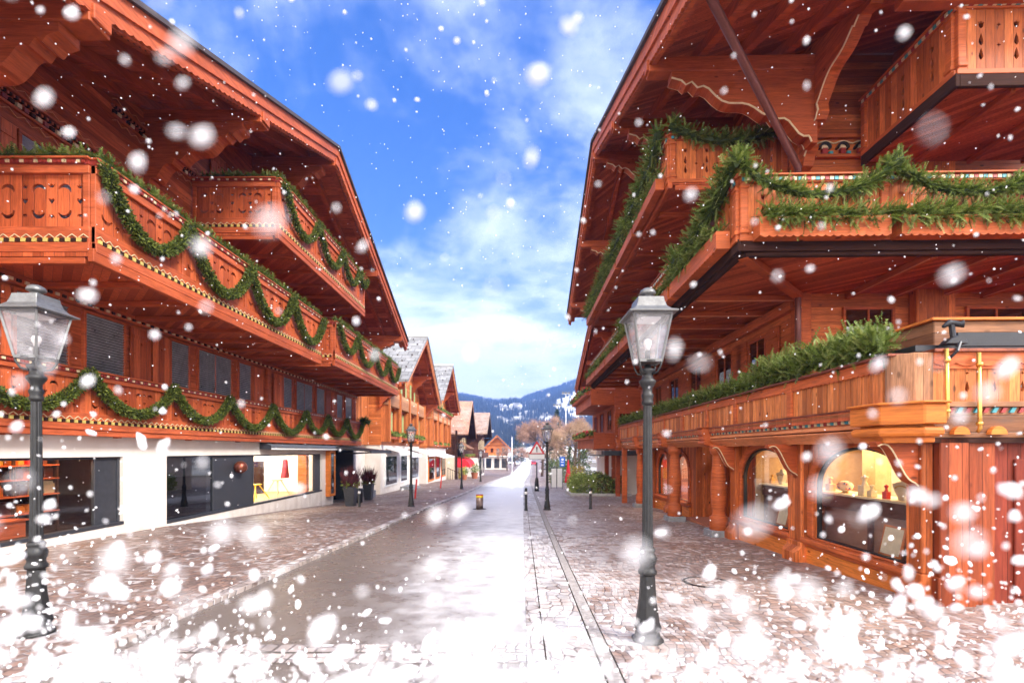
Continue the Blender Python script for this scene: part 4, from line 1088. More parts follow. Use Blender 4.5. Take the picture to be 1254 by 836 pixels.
# upper storeys
zrR = lambda a: 12.9 - .37*abs(a-17.26)
mb = MB(TU); mb.prism([[(10.4, 2.27), (24.2, 2.27), (24.2, zrR(24.2)-.12), (17.26, 12.78), (10.4, zrR(10.4)-.12)]], 1, -.25, 0.)
mb.build('timber_wall', 'wood_h_r', RC, ro)
mb = MB(TU); mb.box(24.0, 24.25, -9, -.26, -1.6, 10.0); mb.box(20.3, 24.2, -.3, -.01, -1.6, 2.27); mb.build('timber_wall', 'wood_h_r', RC, ro)
TFW = TF(10.4)
mb = MB(TFW); mb.box(6.0, 14., -.25, 0, 2.27, 10.25); mb.build('timber_wall', 'wood_h_r', RC, ro)
mb = MB(TFW); mb.box(5.93, 6.22, -.2, .07, 2.28, 9.9); mb.box(5.94, 6.06, -.25, .065, 2.28, 9.9); mb.build('corner_post', 'wood_plain_r', RC, ro, bevel=.02)
mb = MB(TFW); mb.box(8.3, 9.1, .0, .25, 2.3, 9.9); mb.build('wall_pillar', 'wood_v_r', RC, ro, bevel=.02)
mb = MB(TFW); mb.box(9.1, 14., -.002, .03, 5.3, 7.7); mb.build('dark_panel', 'wood_dark', RC, ro)  # flat dark panel on the wall face, not set back
for x0, x1, z0, z1 in ((6.9, 8.0, 3.0, 4.8), (9.5, 10.8, 3.0, 4.8)):
    louvre_window(RC, ro, TFW, x0, x1, z0, z1, frame_m='wood_beam_r', glassy=True, slats=False, mull=1)
# first floor windows on the street side
for a0, a1 in ((11.75, 12.65), (13.6, 14.7), (15.9, 17.0), (18.2, 19.3), (20.4, 21.4)):
    louvre_window(RC, ro, TU, a0, a1, 2.7, 4.55, frame_m='wood_beam_r', glassy=True, slats=False, mull=1)
    shutter(RC, ro, TU, a0-.62, a0-.06, 2.62, 4.6, 'wood_plain_r', cut=True); shutter(RC, ro, TU, a1+.06, a1+.62, 2.62, 4.6, 'wood_plain_r', cut=True)
for a0 in (12.5, 16.5, 20.0):
    louvre_window(RC, ro, TU, a0, a0+1.1, 5.6, 7.2, frame_m='wood_beam_r', glassy=True, slats=False, mull=1)
mb = MB(TU); mb.box(10.5, 24., 0, .16, 4.78, 5.0); mb.build('wall_beam', 'wood_plain_r', RC, ro, bevel=.008)
# frieze under the top balcony
mb = MB(TFW); mb.box(6.3, 8.25, 0, .10, 8.00, 8.07); mb.box(6.3, 8.25, 0, .08, 8.43, 8.51); mb.build('wall_beam', 'wood_plain_r', RC, ro, bevel=.008)
mb = MB(TFW)
for i in range(5):
    c = 6.5+i*.38
    mb.mi = 0; mb.prism([arc(c, 8.20, .13, 0, 180, 10) + arc(c, 8.20, .085, 180, 0, 10)], 1, .004, .10)
    mb.mi = 1; mb.prism([arc(c, 8.20, .083, 0, 180, 10)], 1, .004, .06)
    mb.mi = 2; mb.box(c-.05, c+.05, .005, .09, 8.08, 8.20)
    mb.mi = 3; mb.box(c+.10, c+.18, .005, .06, 8.08, 8.15)
mb.build('arched_frieze', ['dark_metal', 'paint_cream', 'paint_red', 'paint_teal'], RC, ro)
mb = MB(TFW); pts = [(6.35+i*.06, .012, 8.33+.06*abs(math.sin(i*.06*math.pi/.38))) for i in range(31)]; mb.tube(pts, .014, 5); mb.build('wave_trim', 'paint_cream', RC, ro)

# mid balcony, wraps round the corner
TM = TR(3.6)
bm_ = MB(); bm_.prism([[(3.62, 8.02), (13.5, 8.02), (13.5, 10.4), (5.98, 10.4), (5.98, 25.), (3.62, 25.)]], 2, 5.10, 5.20)
mid = bm_.build('balcony', 'wood_floor_r', RC, ro)
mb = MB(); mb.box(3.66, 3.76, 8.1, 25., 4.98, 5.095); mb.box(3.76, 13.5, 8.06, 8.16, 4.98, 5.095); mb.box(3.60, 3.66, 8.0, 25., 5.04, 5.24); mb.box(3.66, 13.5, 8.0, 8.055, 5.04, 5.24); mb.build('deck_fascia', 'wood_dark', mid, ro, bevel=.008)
for i in range(13):
    a = 10.5+i*1.18; mb = MB(); mb.box(3.78, 5.96, a-.05, a+.05, 4.97, 5.097); j = mb.build('joist', 'wood_beam_r', mid, ro, bevel=.006)
    mb = MB(); mb.box(3.80, 5.9, a-.052, a-.045, 4.965, 4.985); mb.build('joist_edge', 'wood_pale', j, ro)
for i in range(8):
    x = 7.0+i*.95; mb = MB(); mb.box(x-.05, x+.05, 8.2, 10.38, 4.97, 5.097); j = mb.build('joist', 'wood_beam_r', mid, ro, bevel=.006)
    mb = MB(); mb.box(x-.056, x-.048, 8.24, 10.3, 4.965, 4.985); mb.build('joist_edge', 'wood_pale', j, ro)
mb = MB(); mb.beam((3.75, 8.15, 5.03), (5.95, 10.35, 5.03), .16, .13); mb.build('joist', 'wood_beam_r', mid, ro, bevel=.006)
rail_R(mid, ro, TM, 8.02, 25., 0., 5.22, 6.28, [8.1, 10.9, 13.7, 16.5, 19.3, 22.1, 24.9])
TMf = TF(8.0)
rail_R(mid, ro, TMf, 3.62, 13.5, .0, 5.22, 6.30, [3.7, 6.0, 8.6, 11.2, 13.4], step=.46)
# outer flower boxes with scalloped lower board
def flowerbox(T_, a0, a1, z0=5.18, h=.30, d0=.03, d1=.27):
    mb = MB(T_); mb.box(a0, a1, d0, d1-.03, z0, z0+h*.9)
    scallop_board(mb, 1, a0, a1, z0+h, z0-.0, d1-.03, d1, .13, .03)
    mb.box(a0-.02, a0, d0, d1, z0, z0+h); mb.box(a1, a1+.02, d0, d1, z0, z0+h)
    mb.build('flower_box', 'wood_plain_r', mid, ro)
for a0, a1 in ((8.25, 10.8), (11.0, 13.6), (13.8, 16.4), (16.6, 19.2), (19.4, 22.0), (22.2, 24.9)): flowerbox(TM, a0, a1)
for a0, a1 in ((3.85, 5.9), (6.1, 8.5), (8.7, 11.1), (11.3, 13.4)): flowerbox(TMf, a0, a1)
# top balcony at the right, facing the camera
tb = MB(); tb.prism([[(7.2, 8.03), (13.5, 8.03), (13.5, 10.15), (7.2, 10.15)]], 2, 7.78, 7.88); tbo = tb.build('balcony', 'wood_floor_r', RC, ro)
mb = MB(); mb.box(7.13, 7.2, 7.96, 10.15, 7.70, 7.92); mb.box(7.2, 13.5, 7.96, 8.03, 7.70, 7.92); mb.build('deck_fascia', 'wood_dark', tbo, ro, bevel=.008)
for x in (8.2, 9.3, 10.4, 11.5):
    mb = MB(); mb.box(x-.04, x+.04, 8.1, 10.1, 7.68, 7.777); mb.build('joist', 'wood_beam_r', tbo, ro, bevel=.006)
rail_R(tbo, ro, TR(7.15), 7.98, 10.15, 0., 7.92, 9.10, [8.1, 10.1], step=.5)
rail_R(tbo, ro, TF(7.98), 7.15, 13.5, 0., 7.92, 9.12, [7.24, 10.2, 13.4], step=.5)
# third floor balcony on the street side
t3 = deck(RC, ro, TU, 10.8, 23., 0., 2.66, 7.72, 'wood_floor_r', 'wood_beam_r', joists=1.15)
rail_R(t3, ro, TR(3.3), 10.8, 23., 0., 7.78, 8.85, [10.88, 13.9, 16.9, 19.9, 22.9])
rail_R(t3, ro, TF(10.8), 3.32, 5.98, 0., 7.78, 8.85, [3.4, 5.9], step=.46)
for i in range(5):
    a0 = 11.0+i*2.4; mb = MB(TR(3.3)); mb.box(a0, a0+2.25, .03, .24, 7.72, 7.98); mb.build('flower_box', 'wood_plain_r', t3, ro, bevel=.008)
# roof
gable_roof(RC, ro, TU, 17.26, 12.9, .37, 7.45, 26.9, -7., 3.5, soffit='wood_floor_r', beam='wood_beam_r', fascia='wood_plain_r', purl=(9.9, 13.75, 17.26, 21.2, 25.2), purlin_out=.10,
           rafters=(.35, 1.2, 2.05, 2.9), bracket_h=1.5, purlin_m='wood_beam_r', edge='paint_cream', pw=.26)
# big carved console at the front corner carrying the eave
sz_ = lambda y: 12.9-.37*(17.26-y)-.11
P = [(10.36, sz_(10.36)), (8.2, sz_(8.2)), (8.25, 9.36), (8.5, 9.40), (8.62, 9.30)]
for i in range(12):
    t = i/11; P.append((8.66+.95*t, 9.34-.55*t**1.3-.07*math.sin(t*math.pi*2)))
P += [(9.70, 8.70), (9.66, 8.55), (9.74, 8.42), (9.92, 8.38), (10.04, 8.30), (10.06, 8.12), (10.0, 8.02), (10.12, 7.9), (10.2, 7.75), (10.36, 7.7)]
mb = MB(); mb.prism([P], 0, 5.95, 6.17); bc = mb.build('bracket', 'wood_plain_r', RC, ro, bevel=.01)
mb = MB(); mb.tube([(5.945, p[0]+.012, p[1]+.012) for p in P[3:-2]], .02, 5); mb.build('painted_edge', 'paint_cream', bc, ro)
for x in (8.0, 9.9, 11.8):
    mb = MB(); mb.beam((x, 7.7, sz_(7.7)-.16), (x, 10.3, sz_(10.3)-.16), .22, .26); mb.build('purlin', 'wood_beam_r', RC, ro, bevel=.01)
mb = MB(); mb.box(6.2, 13.5, 7.85, 8.05, 9.02, 9.22); mb.build('eave_beam', 'wood_beam_r', RC, ro, bevel=.01)
# gutter and down pipe
mb = MB(); mb.smooth = True; mb.tube([(2.6, 7.38, 9.22), (13., 7.38, 9.18)], .09, 10); mb.build('gutter', 'pipe_brown', RC, ro)
mb = MB(); mb.smooth = True; mb.tube([(3.05, 7.45, 9.2), (3.02, 7.75, 9.1), (5.86, 10.22, 7.75), (5.88, 10.25, 7.5)], .075, 10); mb.build('down_pipe', 'pipe_brown', RC, ro)
mb = MB(); mb.smooth = True; mb.tube([(5.88, 10.25, 7.5), (5.88, 10.25, 2.3)], .06, 10); mb.build('down_pipe', 'pipe_brown', RC, ro)

# ---- greenery on the right chalet
def rtag(mb, label, base, nm='fir_garland', mats=FIR, cat='garland', group='fir garlands on the right chalet'):
    return tag(mb.build(nm, mats, None, base, RA, recalc=False), label, cat, group)
fy = 7.70
mb = MB()
pk = [(3.55, 6.42), (6.05, 6.36), (8.75, 6.44), (11.4, 6.4), (13.4, 6.4)]
for (x0, z0), (x1, z1) in zip(pk, pk[1:]):
    fir_rope(mb, swag_line((x0, 7.85, z0), (x1, 7.85, z1), .50, 16), .13, 330, .20, .042, Vector((0, -.5, -.05)), 9)
    fir_rope(mb, [(x0-.12, 7.86, z0-.05), (x0+.1, 7.86, z0+.10)], .2, 420, .24, .05, Vector((0, -.3, .7)), 8)
rtag(mb, 'fir garland draped in swags over the front rail of the middle right balcony', (6, 7.8, 6.))
mb = MB(); fir_row(mb, [(3.9, 7.82, 5.50), (13.3, 7.82, 5.52)], .14, 430, .21, .042, .12, 9, Vector((.1, -.75, .0)))
fir_row(mb, [(3.9, 7.74, 5.42), (13.3, 7.74, 5.42)], .06, 120, .24, .045, .10, 9, Vector((.1, -.6, -.8)))
rtag(mb, 'lower row of fir branches filling the front flower boxes of the middle right balcony', (6, 7.8, 5.6), 'fir_branches')
mb = MB(); fir_row(mb, [(3.42, 8.4, 5.50), (3.42, 24.8, 5.50)], .18, 300, .21, .044, .12, 9, Vector((-.7, -.2, .15)))
fir_rope(mb, [(3.5, 8.0, 6.4), (3.48, 8.6, 6.1), (3.46, 10.5, 5.85)], .2, 200, .3, .06, Vector((-.4, 0, .3)), 9)
for y in (11.0, 14., 17.): fir_rope(mb, [(3.45, y, 5.6), (3.5, y, 6.25)], .14, 150, .26, .055, Vector((-.4, 0, .5)), 8)
rtag(mb, 'fir branches filling the street side flower boxes of the middle right balcony', (3.42, 16, 5.6), 'fir_branches')
mb = MB()
fir_rope(mb, [(3.12, 10.9, 9.0), (3.12, 11.4, 8.6), (3.12, 23., 8.35)], .22, 150, .30, .058, Vector((-.4, 0, .35)), 9)
fir_row(mb, [(3.16, 11., 8.02), (3.16, 23., 8.02)], .22, 120, .26, .05, .1, 9, Vector((-.6, -.2, .2)))
rtag(mb, 'fir garland running down the street side of the top right balcony', (3.12, 16, 8.5))
mb = MB(); fir_rope(mb, swag_line((3.3, 10.68, 9.0), (5.9, 10.68, 8.98), .38, 14), .17, 240, .24, .055, Vector((0, -.4, .1)), 8)
rtag(mb, 'dark fir swag across the camera facing end of the top right balcony', (4.5, 10.7, 8.8))
mb = MB(); fir_row(mb, [(4.72, 6.35, 2.96), (4.72, 22.6, 2.96)], .26, 420, .25, .05, .15, 9)
fir_row(mb, [(4.72, 6.4, 3.08), (4.72, 9.5, 3.08)], .34, 320, .27, .052, .14, 9)
rtag(mb, 'thick hedge of fir branches along the lowest right parapet', (4.72, 14, 3.), 'fir_branches')
# ------------------------------------------------------------------ GROUND, ROAD, PAVEMENTS
def sheet(name, xs_of, ys, dz, mat, label, cat, thick=0.):
    mb = MB()
    nx = len(xs_of(ys[0]))
    vs = []
    for y in ys:
        for x in xs_of(y): vs.append((x, y, g(x, y)+dz))
    fs = [(j*nx+i, j*nx+i+1, (j+1)*nx+i+1, (j+1)*nx+i) for j in range(len(ys)-1) for i in range(nx-1)]
    mb.add(vs, fs)
    if thick:
        n0 = len(vs)
        for j in range(len(ys)-1):
            for i in (0, nx-1):
                a, b = vs[j*nx+i], vs[(j+1)*nx+i]
                mb.add([a, b, (b[0], b[1], b[2]-thick), (a[0], a[1], a[2]-thick)], [(0,1,2,3)])
    o = mb.build(name, mat, None, (0,0,0))
    return tag(o, label, cat, None, 'structure')
YS = [-10+i*1. for i in range(0, 62)] + [54, 58, 62, 68, 75, 82, 90, 95, 100, 105, 115, 130, 150, 175, 200, 240, 330]
XS = [-1700, -700, -300, -120, -60, -30, -20, -14, -10, -9, -8, -7.5, -7, -6.5, -6, -5.5, -5, -4.5, -3, 0, 3, 6, 10, 20, 40, 80, 200, 500, 1700]
sheet('ground', lambda y: XS, [-150, -60, -20] + YS + [500, 900, 1500, 1850], -.06, 'ground_earth', 'brown and snowy earth of the valley floor under the street', 'ground')
sheet('road', lambda y: [xl(y)+(xr(y)-xl(y))*i/6 for i in range(7)], YS, 0., 'asphalt_wet', 'wet asphalt road with thin snow and painted white glare on its right half', 'road')
sheet('left_pavement', lambda y: [-30, -20, -12, -10, -9, -8, -7.5, -7, -6.5, -6, -5.5, -5] + [xl(y)-.22] if xl(y)-.22 > -4.99 else [-30, -20, -12, -10, -9, -8, -7.5, -7, -6.5, -6, -5.5, -5, -4.98], YS, .05, 'cobble_red', 'reddish brown cobbled pavement left of the road', 'pavement')
sheet('left_kerb', lambda y: [xl(y)-.22, xl(y)-.0], YS, .055, 'cobble_strip', 'pale stone kerb along the left pavement', 'kerb', .12)
sheet('right_kerb', lambda y: [xr(y)+.001, xr(y)+.16], YS, .006, 'cobble_strip', 'pale flush kerb stones along the right road edge', 'kerb')
sheet('gutter', lambda y: [xr(y)+.175, xr(y)+.62], YS, .004, 'cobble_strip', 'snowy cobbled gutter strip right of the road', 'gutter')
sheet('gutter_edge', lambda y: [xr(y)+.635, xr(y)+.76], YS, .008, 'granite', 'single row of granite stones edging the right gutter', 'kerb')
sheet('right_pavement', lambda y: [xr(y)+.775, 3, 5, 6, 8, 12, 20, 40] if xr(y)+.775 < 2.9 else [xr(y)+.775+i for i in range(8)], YS, .004, 'cobble_fan', 'red brown cobbled pavement right of the road', 'pavement')
# granite rows crossing the road in front of the camera
for i, (y0, y1) in enumerate(((4.10, 4.30), (4.34, 4.52))):
    mb = MB(); x = -3.6
    while x < .12:
        w = min(rnd.uniform(.22, .40), .13-x)
        if w > .05: mb.add([(x+.008, y0, g(x, y0)+.006), (x+w-.008, y0, g(x, y0)+.006), (x+w-.008, y1, g(x, y1)+.006), (x+.008, y1, g(x, y1)+.006)], [(0,1,2,3)])
        x += w
    tag(mb.build('threshold_stones', 'cobble_strip', None, (-1.8, y0, 0)), ['nearer', 'farther'][i] + ' row of pale stones laid across the road in the foreground', 'paving', None, 'structure')
# manhole in the right pavement
t = thing('manhole_cover', 'round iron manhole ring in the cobbles before the arched shop windows', 'manhole', (2.86, 6.95, g(2.86, 6.95)))
o_ = (2.86, 6.95, g(2.86, 6.95))
mb = MB(); n = 40
for r0, r1, nm, m in ((.30, .34, 'ring', 'iron'), (0.02, .285, 'lid', 'cobble_fan')):
    mb = MB(); vs = []; fs = []
    for k in range(n):
        a = 2*math.pi*k/n
        for r in (r0, r1):
            x, y = 2.86+r*math.cos(a), 6.95+r*math.sin(a); vs.append((x, y, g(x, y)+.012))
    fs = [(2*k, 2*k+1, 2*((k+1) % n)+1, 2*((k+1) % n)) for k in range(n)]
    mb.add(vs, fs); mb.build(nm, m, t, o_)

# ------------------------------------------------------------------ FAR LEFT BUILDINGS
def far_window(par, off, T_, a0, a1, z0, z1, shut='shutter_green', frame='wood_plain', box=False):
    w = louvre_window(par, off, T_, a0, a1, z0, z1, frame, glassy=True, slats=False, mull=1)
    sw = (a1-a0)*.42
    if shut:
        for s0 in (a0-sw-.05, a1+.05):
            mb = MB(T_); mb.box(s0, s0+sw, .02, .07, z0-.03, z1+.03); mb.build('shutter', shut, par, off, bevel=.006)
def plant_box(label, T_, a0, a1, d, z, n=60, flowers=None, base=None, rot=0.):
    p0 = T_((a0+a1)/2, d, z); t = thing('flower_box', label, 'flower box', p0, rot)
    mb = MB(T_); mb.box(a0, a1, d-.14, d+.14, z, z+.22); mb.build('trough', 'wood_plain', t, p0)
    mb = MB()
    for k in range(int((a1-a0)*n)):
        p = Vector(T_(rnd.uniform(a0, a1), d+rnd.uniform(-.15, .2), z+.2+rnd.uniform(0, .12)))
        u = rv(); u.z = abs(u.z)*.8+.1; mb.mi = rnd.choice((0, 1, 2, 3)); 
        for q in range(5): leaf(mb, p+rv()*.08, u+rv()*.7, .22, .09)
    mb.build('foliage', LEAF, t, p0, recalc=False)
    if flowers:
        mb = MB()
        for k in range(int((a1-a0)*22)):
            p = Vector(T_(rnd.uniform(a0, a1), d+rnd.uniform(.0, .25), z+.28+rnd.uniform(0, .2))); mb.ball(tuple(p), .05, 6, 4)
        mb.build('flowers', flowers, t, p0)
    return t
def chalet_far(label, wall, y0, y1, zs, ac, zc, slope, an, af, over, wallm, groundm, topm, back=9., purl_n=5, th=.3, fascia='wood_plain', beam='wood_beam', soffit='wood_soffit', vm='wood_far_v'):
    T_ = TL(wall); off = (wall, (y0+y1)/2, g(wall, (y0+y1)/2)); gzz = off[2]
    rt_ = thing('chalet', label, 'chalet', off)
    zr_ = lambda a: zc - slope*abs(a-ac) - .12
    mb = MB(T_); mb.box(y0+.05, y1-.05, -back, -.02, gzz-1.2, zs); mb.build('plaster_wall', groundm, rt_, off)
    mb = MB(T_); mb.prism([[(y0, zs), (y1, zs), (y1, zr_(y1)), (ac, zc-.12), (y0, zr_(y0))]], 1, -back, 0.); mb.build('timber_wall', wallm, rt_, off)
    pl = [an+.4+(af-an-.8)*i/(purl_n-1) for i in range(purl_n)]
    ro_ = gable_roof(rt_, off, T_, ac, zc, slope, an, af, -back-.6, over, th=th, top=topm, soffit=soffit, beam=beam, fascia=fascia, purl=pl, purlin_out=.35, rafters=(.5, 1.3), bracket_h=1.2, purlin_m=beam, pw=.3, scal=False)
    mb = MB(T_)
    return rt_, T_, off, ro_
# second chalet: pale roof, green shutters
B2, T2, o2, r2_ = chalet_far('orange timber chalet with pale snow dusted roof and green shutters, next along the left side', -8.6, 31., 44., 2.1, 37.7, 10.68, .625, 30.5, 44.9, 1.9, 'wood_far', 'plaster', 'roof_slate', fascia='wood_pale')
mb = MB(T2)
for i in range(9):
    for j in range(7):
        a = 31.3+j*.95; d = -7.5+i*1.05+(j % 2)*.5; z = 10.68-.625*(37.7-a)+.15
        if d < 1.7: mb = MB(T2); mb.box(a-.05, a+.05, d-.05, d+.05, z-.06, z+.07); mb.build('snow_guard', 'roof_dark', r2_, o2)
mb = MB(T2); mb.box(37.5, 37.9, -9.6, 1.9, 10.75, 10.95); mb.build('ridge_cap', 'slate', r2_, o2)
for a0 in (32.2, 35.0, 37.4, 39.8, 42.0): far_window(B2, o2, T2, a0, a0+1.1, 3.0, 4.45)
for a0 in (33.6, 36.9, 40.2): far_window(B2, o2, T2, a0, a0+1.0, 5.9, 7.2)
mb = MB(T2); mb.box(31., 44., .02, .5, 4.75, 4.9); mb.box(31., 44., .44, .5, 4.9, 5.75); bb = mb.build('balcony', 'wood_cream', B2, o2)
for a in (31.2, 34.3, 37.4, 40.6, 43.8):
    mb = MB(T2); mb.box(a-.13, a+.13, .0, .6, 2.3, 5.85); mb.build('post', 'wood_far_v', B2, o2, bevel=.01)
plant_box('long flower box of evergreens under the green shuttered windows of the orange chalet', T2, 31.6, 43.8, .35, 2.55)
for a0, a1 in ((31.9, 35.4), (36.3, 38.8), (39.6, 43.4)):
    mb = MB(T2); mb.box(a0, a1, -.02, .04, -.75, 1.45); mb.box(a0+.1, a1-.1, .0, .045, -.7, 1.4); w = mb.build('shop_window', 'paint_white', B2, o2)
    mb = MB(T2); mb.box(a0+.25, a1-.25, .046, .06, -.62, 1.32); mb.build('pane', 'glass_dark', w, o2)
for i, (a0, a1) in enumerate(((32.2, 36.), (39.2, 43.8))):
    at_ = thing('shop_awning', ['nearer', 'farther'][i] + ' white folding awning on the shop front of the orange chalet', 'awning', T2(a0, 0, 1.8)); ao_ = T2(a0, 0, 1.8)
    mb = MB(T2); mb.prism([[(.05, 1.85), (.05, 1.93), (1.7, 1.45), (1.7, 1.38)]], 0, a0, a1); mb.build('cloth', 'white_fabric', at_, ao_)
    mb = MB(T2); mb.box(a0, a1, 1.7, 1.75, 1.25, 1.46); mb.build('valance', 'white_fabric', at_, ao_)
mb = MB(T2); mb.box(36.2, 39.4, .0, 1.0, -1.7, g(-8, 38)+.16); mb.box(36.4, 39.2, .0, .6, -1.7, g(-8, 38)+.32)
tag(mb.build('door_steps', 'stone_grey', None, T2(37.8, .5, g(-8, 38)), bevel=.01), 'dark stone steps before the white shop front', 'steps')
# timber link between the first two chalets
ob = (-10.2, 29.3, g(-10, 29)); tl = thing('timber_annex', 'narrow upright planked link building between the two left chalets', 'building', ob)
mb = MB(); mb.box(-15., -9.35, 27.8, 30.9, 2.1, 6.6); mb.build('timber_wall', 'wood_far_v', tl, ob)
mb = MB(); mb.box(-15., -9.6, 27.8, 30.9, -1.6, 2.1); mb.build('plaster_wall', 'plaster', tl, ob)
mb = MB(); mb.box(-9.6, -9.4, 27.9, 28.1, -1.5, 2.1); mb.build('post', 'wood_far_v', tl, ob)
mb = MB(); mb.box(-11.2, -10.0, 27.76, 27.8, 3.0, 4.6); mb.build('window', 'dark_metal', tl, ob)
mb = MB(); mb.box(-15.3, -9.0, 27.5, 31., 6.6, 6.8); mb.build('roof', 'roof_slate', tl, ob)
# third chalet
B3, T3, o3, r3_ = chalet_far('orange timber chalet with grey roof and ochre shutters behind the green shuttered one', -8.4, 46.6, 60.2, 2.0, 54.0, 11.3, .60, 46.2, 61.6, 1.7, 'wood_far', 'plaster', 'roof_slate', fascia='wood_pale')
mb = MB(T3)
for i in range(8):
    for j in range(6):
        a = 47.0+j*1.1; d = -7.5+i*1.15+(j % 2)*.5; z = 11.3-.60*(54.0-a)+.15
        if d < 1.5: mb = MB(T3); mb.box(a-.05, a+.05, d-.06, d+.06, z-.06, z+.07); mb.build('snow_guard', 'roof_dark', r3_, o3)
mb = MB(T3); mb.box(53.8, 54.2, -9.6, 1.7, 11.38, 11.58); mb.build('ridge_cap', 'slate', r3_, o3)
for a0 in (47.4, 49.6, 51.8, 54., 56.2, 58.4): far_window(B3, o3, T3, a0, a0+.9, 2.9, 4.5, 'paint_yellow')
for a0 in (50., 53., 56.): far_window(B3, o3, T3, a0, a0+.9, 6.3, 7.6, 'shutter_green')
mb = MB(T3); mb.box(46.6, 60.2, .02, .55, 4.9, 5.05); mb.box(46.6, 60.2, .49, .55, 5.05, 5.9); mb.build('balcony', 'wood_cream', B3, o3)
for a in (46.8, 50.2, 53.6, 57., 60.):
    mb = MB(T3); mb.box(a-.14, a+.14, .0, .65, 2.2, 6.); mb.build('post', 'wood_far_v', B3, o3)
plant_box('evergreen flower box on the balcony of the grey roofed chalet with ochre shutters', T3, 47., 60., .7, 5.85, 40)
plant_box('evergreen flower box under the ochre shutters of the grey roofed chalet', T3, 47., 60., .3, 2.2, 40)
for a0, a1 in ((47.4, 51.), (52., 55.), (56., 59.6)):
    mb = MB(T3); mb.box(a0, a1, -.02, .05, -1.4, 1.1); w = mb.build('shop_window', 'wood_orange', B3, o3)
    mb = MB(T3); mb.box(a0+.3, a1-.3, .052, .065, -1.2, .9); mb.build('pane', 'glass_dark', w, o3)
at_ = thing('shop_awning', 'long white awning over the shop windows of the grey roofed chalet', 'awning', T3(50, 0, 1.5)); ao_ = T3(50, 0, 1.5)
mb = MB(T3); mb.prism([[(.05, 1.45), (.05, 1.55), (1.6, 1.1), (1.6, 1.0)]], 0, 47., 56.); mb.build('cloth', 'white_fabric', at_, ao_)
# two brown chalets with tiled roofs
B4, T4, o4, r4_ = chalet_far('dark brown timber house with red tiled roof and red awnings', -7.5, 62.2, 77., .9, 69.8, 8.9, .68, 62.4, 77.4, 1.7, 'wood_brown', 'plaster_cream', 'roof_tiles_red', fascia='wood_dark', beam='wood_dark', soffit='wood_dark')
mb = MB(); mb.box(-9.9, -7.45, 61.9, 62.2, -2.6, .95); mb.build('plaster_wall', 'plaster_cream', B4, o4)
mb = MB(); mb.box(-7.40, -7.15, 61.8, 62.05, -2.6, 4.4); mb.build('post', 'wood_dark', B4, o4)
for a0 in (63.5, 66.2, 69., 72., 74.8): far_window(B4, o4, T4, a0, a0+1.1, 2.0, 3.7, 'paint_cream', 'wood_dark')
mb = MB(T4); mb.box(62.5, 77., .02, 1.1, .85, 1.0); mb.box(62.5, 77., 1.02, 1.1, 1.0, 1.8); mb.build('balcony', 'wood_brown', B4, o4)
mb = MB(T4); mb.prism([[(.1, 3.0), (.1, 3.1), (1.9, 2.1), (1.9, 2.0)]], 0, 63., 70.); mb.build('porch_roof', 'wood_grey', B4, o4)
plant_box('row of green plants along the balcony of the red awning house', T4, 64., 76.5, 1.25, .75, 40)
for i, (a0, a1) in enumerate(((62.6, 66.2), (66.6, 71.))):
    mb = MB(T4); P = [(.05, .9)] + [(.05+1.9*math.sin(u), -.45+1.35*math.cos(u)) for u in [math.pi/2*k/8 for k in range(9)]] + [(.05, -.45)]
    mb.prism([P], 0, a0, a1)
    tag(mb.build('shop_awning', 'red_cloth', None, T4(a0, .5, .2)), ['nearer', 'farther'][i] + ' bright red rounded awning on the dark brown house', 'awning')
for a0, m in ((63., 'glass_dark'), (66.5, 'yellow'), (70., 'wood_orange'), (73., 'yellow')):
    mb = MB(T4); mb.box(a0, a0+2.2, -.0, .06, -2.2, .3); mb.build('shop_window', m, B4, o4)
B5, T5, o5, r5_ = chalet_far('dark weathered house with brown tiled roof beyond the red awnings', -5.7, 79., 97., .6, 88., 8.7, .42, 78., 98., 1.6, 'wood_brown', 'plaster', 'roof_tiles_brown', fascia='wood_dark', beam='wood_dark', soffit='wood_dark')
for a0 in (81, 84.5, 88, 91.5, 94.5): far_window(B5, o5, T5, a0, a0+1.2, 2.0, 3.7, 'paint_cream', 'wood_dark')
for a0 in (82., 87., 92.):
    mb = MB(T5); mb.box(a0, a0+3.2, .0, .06, -2.6, .2); mb.build('shop_window', 'glass_dark', B5, o5)
mb = MB(T5); mb.box(79., 97., .02, .9, .5, .65); mb.box(79., 97., .82, .9, .65, 1.4); mb.build('balcony', 'wood_brown', B5, o5)
mb = MB(T5); mb.box(83., 84.4, -5., -3.6, 7.6, 10.2); mb.build('chimney', 'concrete', r5_, o5)
# end of the street: gable turned to the camera
of = (-4., 128., -3.3); B6 = thing('chalet', 'small bright orange chalet whose gable faces down the street in the distance', 'chalet', of)
TF6 = TF(128.)
mb = MB(TF6); mb.prism([[(-7.4, .2), (-1.2, .2), (-1.2, 2.5), (-4., 5.3), (-7.4, 2.3)]], 1, -8., 0.); mb.build('timber_wall', 'wood_far', B6, of)
mb = MB(TF6); mb.box(-7.3, -1.3, -8., -.05, -3.6, .2); mb.build('plaster_wall', 'plaster', B6, of)
gable_roof(B6, of, TF6, -4., 6.0, .98, -8.4, -.2, -9., 1.4, top='roof_tiles_brown', purl=(-7., -4., -1.4), beam='wood_far', soffit='wood_far', fascia='wood_far', purlin_m='wood_far', bracket_h=.9, rafters=(.6,), scal=False)
for a0 in (-5.8, -4.2, -2.7): far_window(B6, of, TF6, a0, a0+.8, 1.3, 2.5, None)
mb = MB(TF6); mb.box(-7.4, -.8, 0, 1.1, .25, .45); mb.build('balcony', 'paint_white', B6, of)
for a0 in (-7., -4.8, -2.8):
    mb = MB(TF6); mb.box(a0, a0+1.4, .0, .06, -2.9, -.3); mb.build('shop_window', 'glass_dark', B6, of)

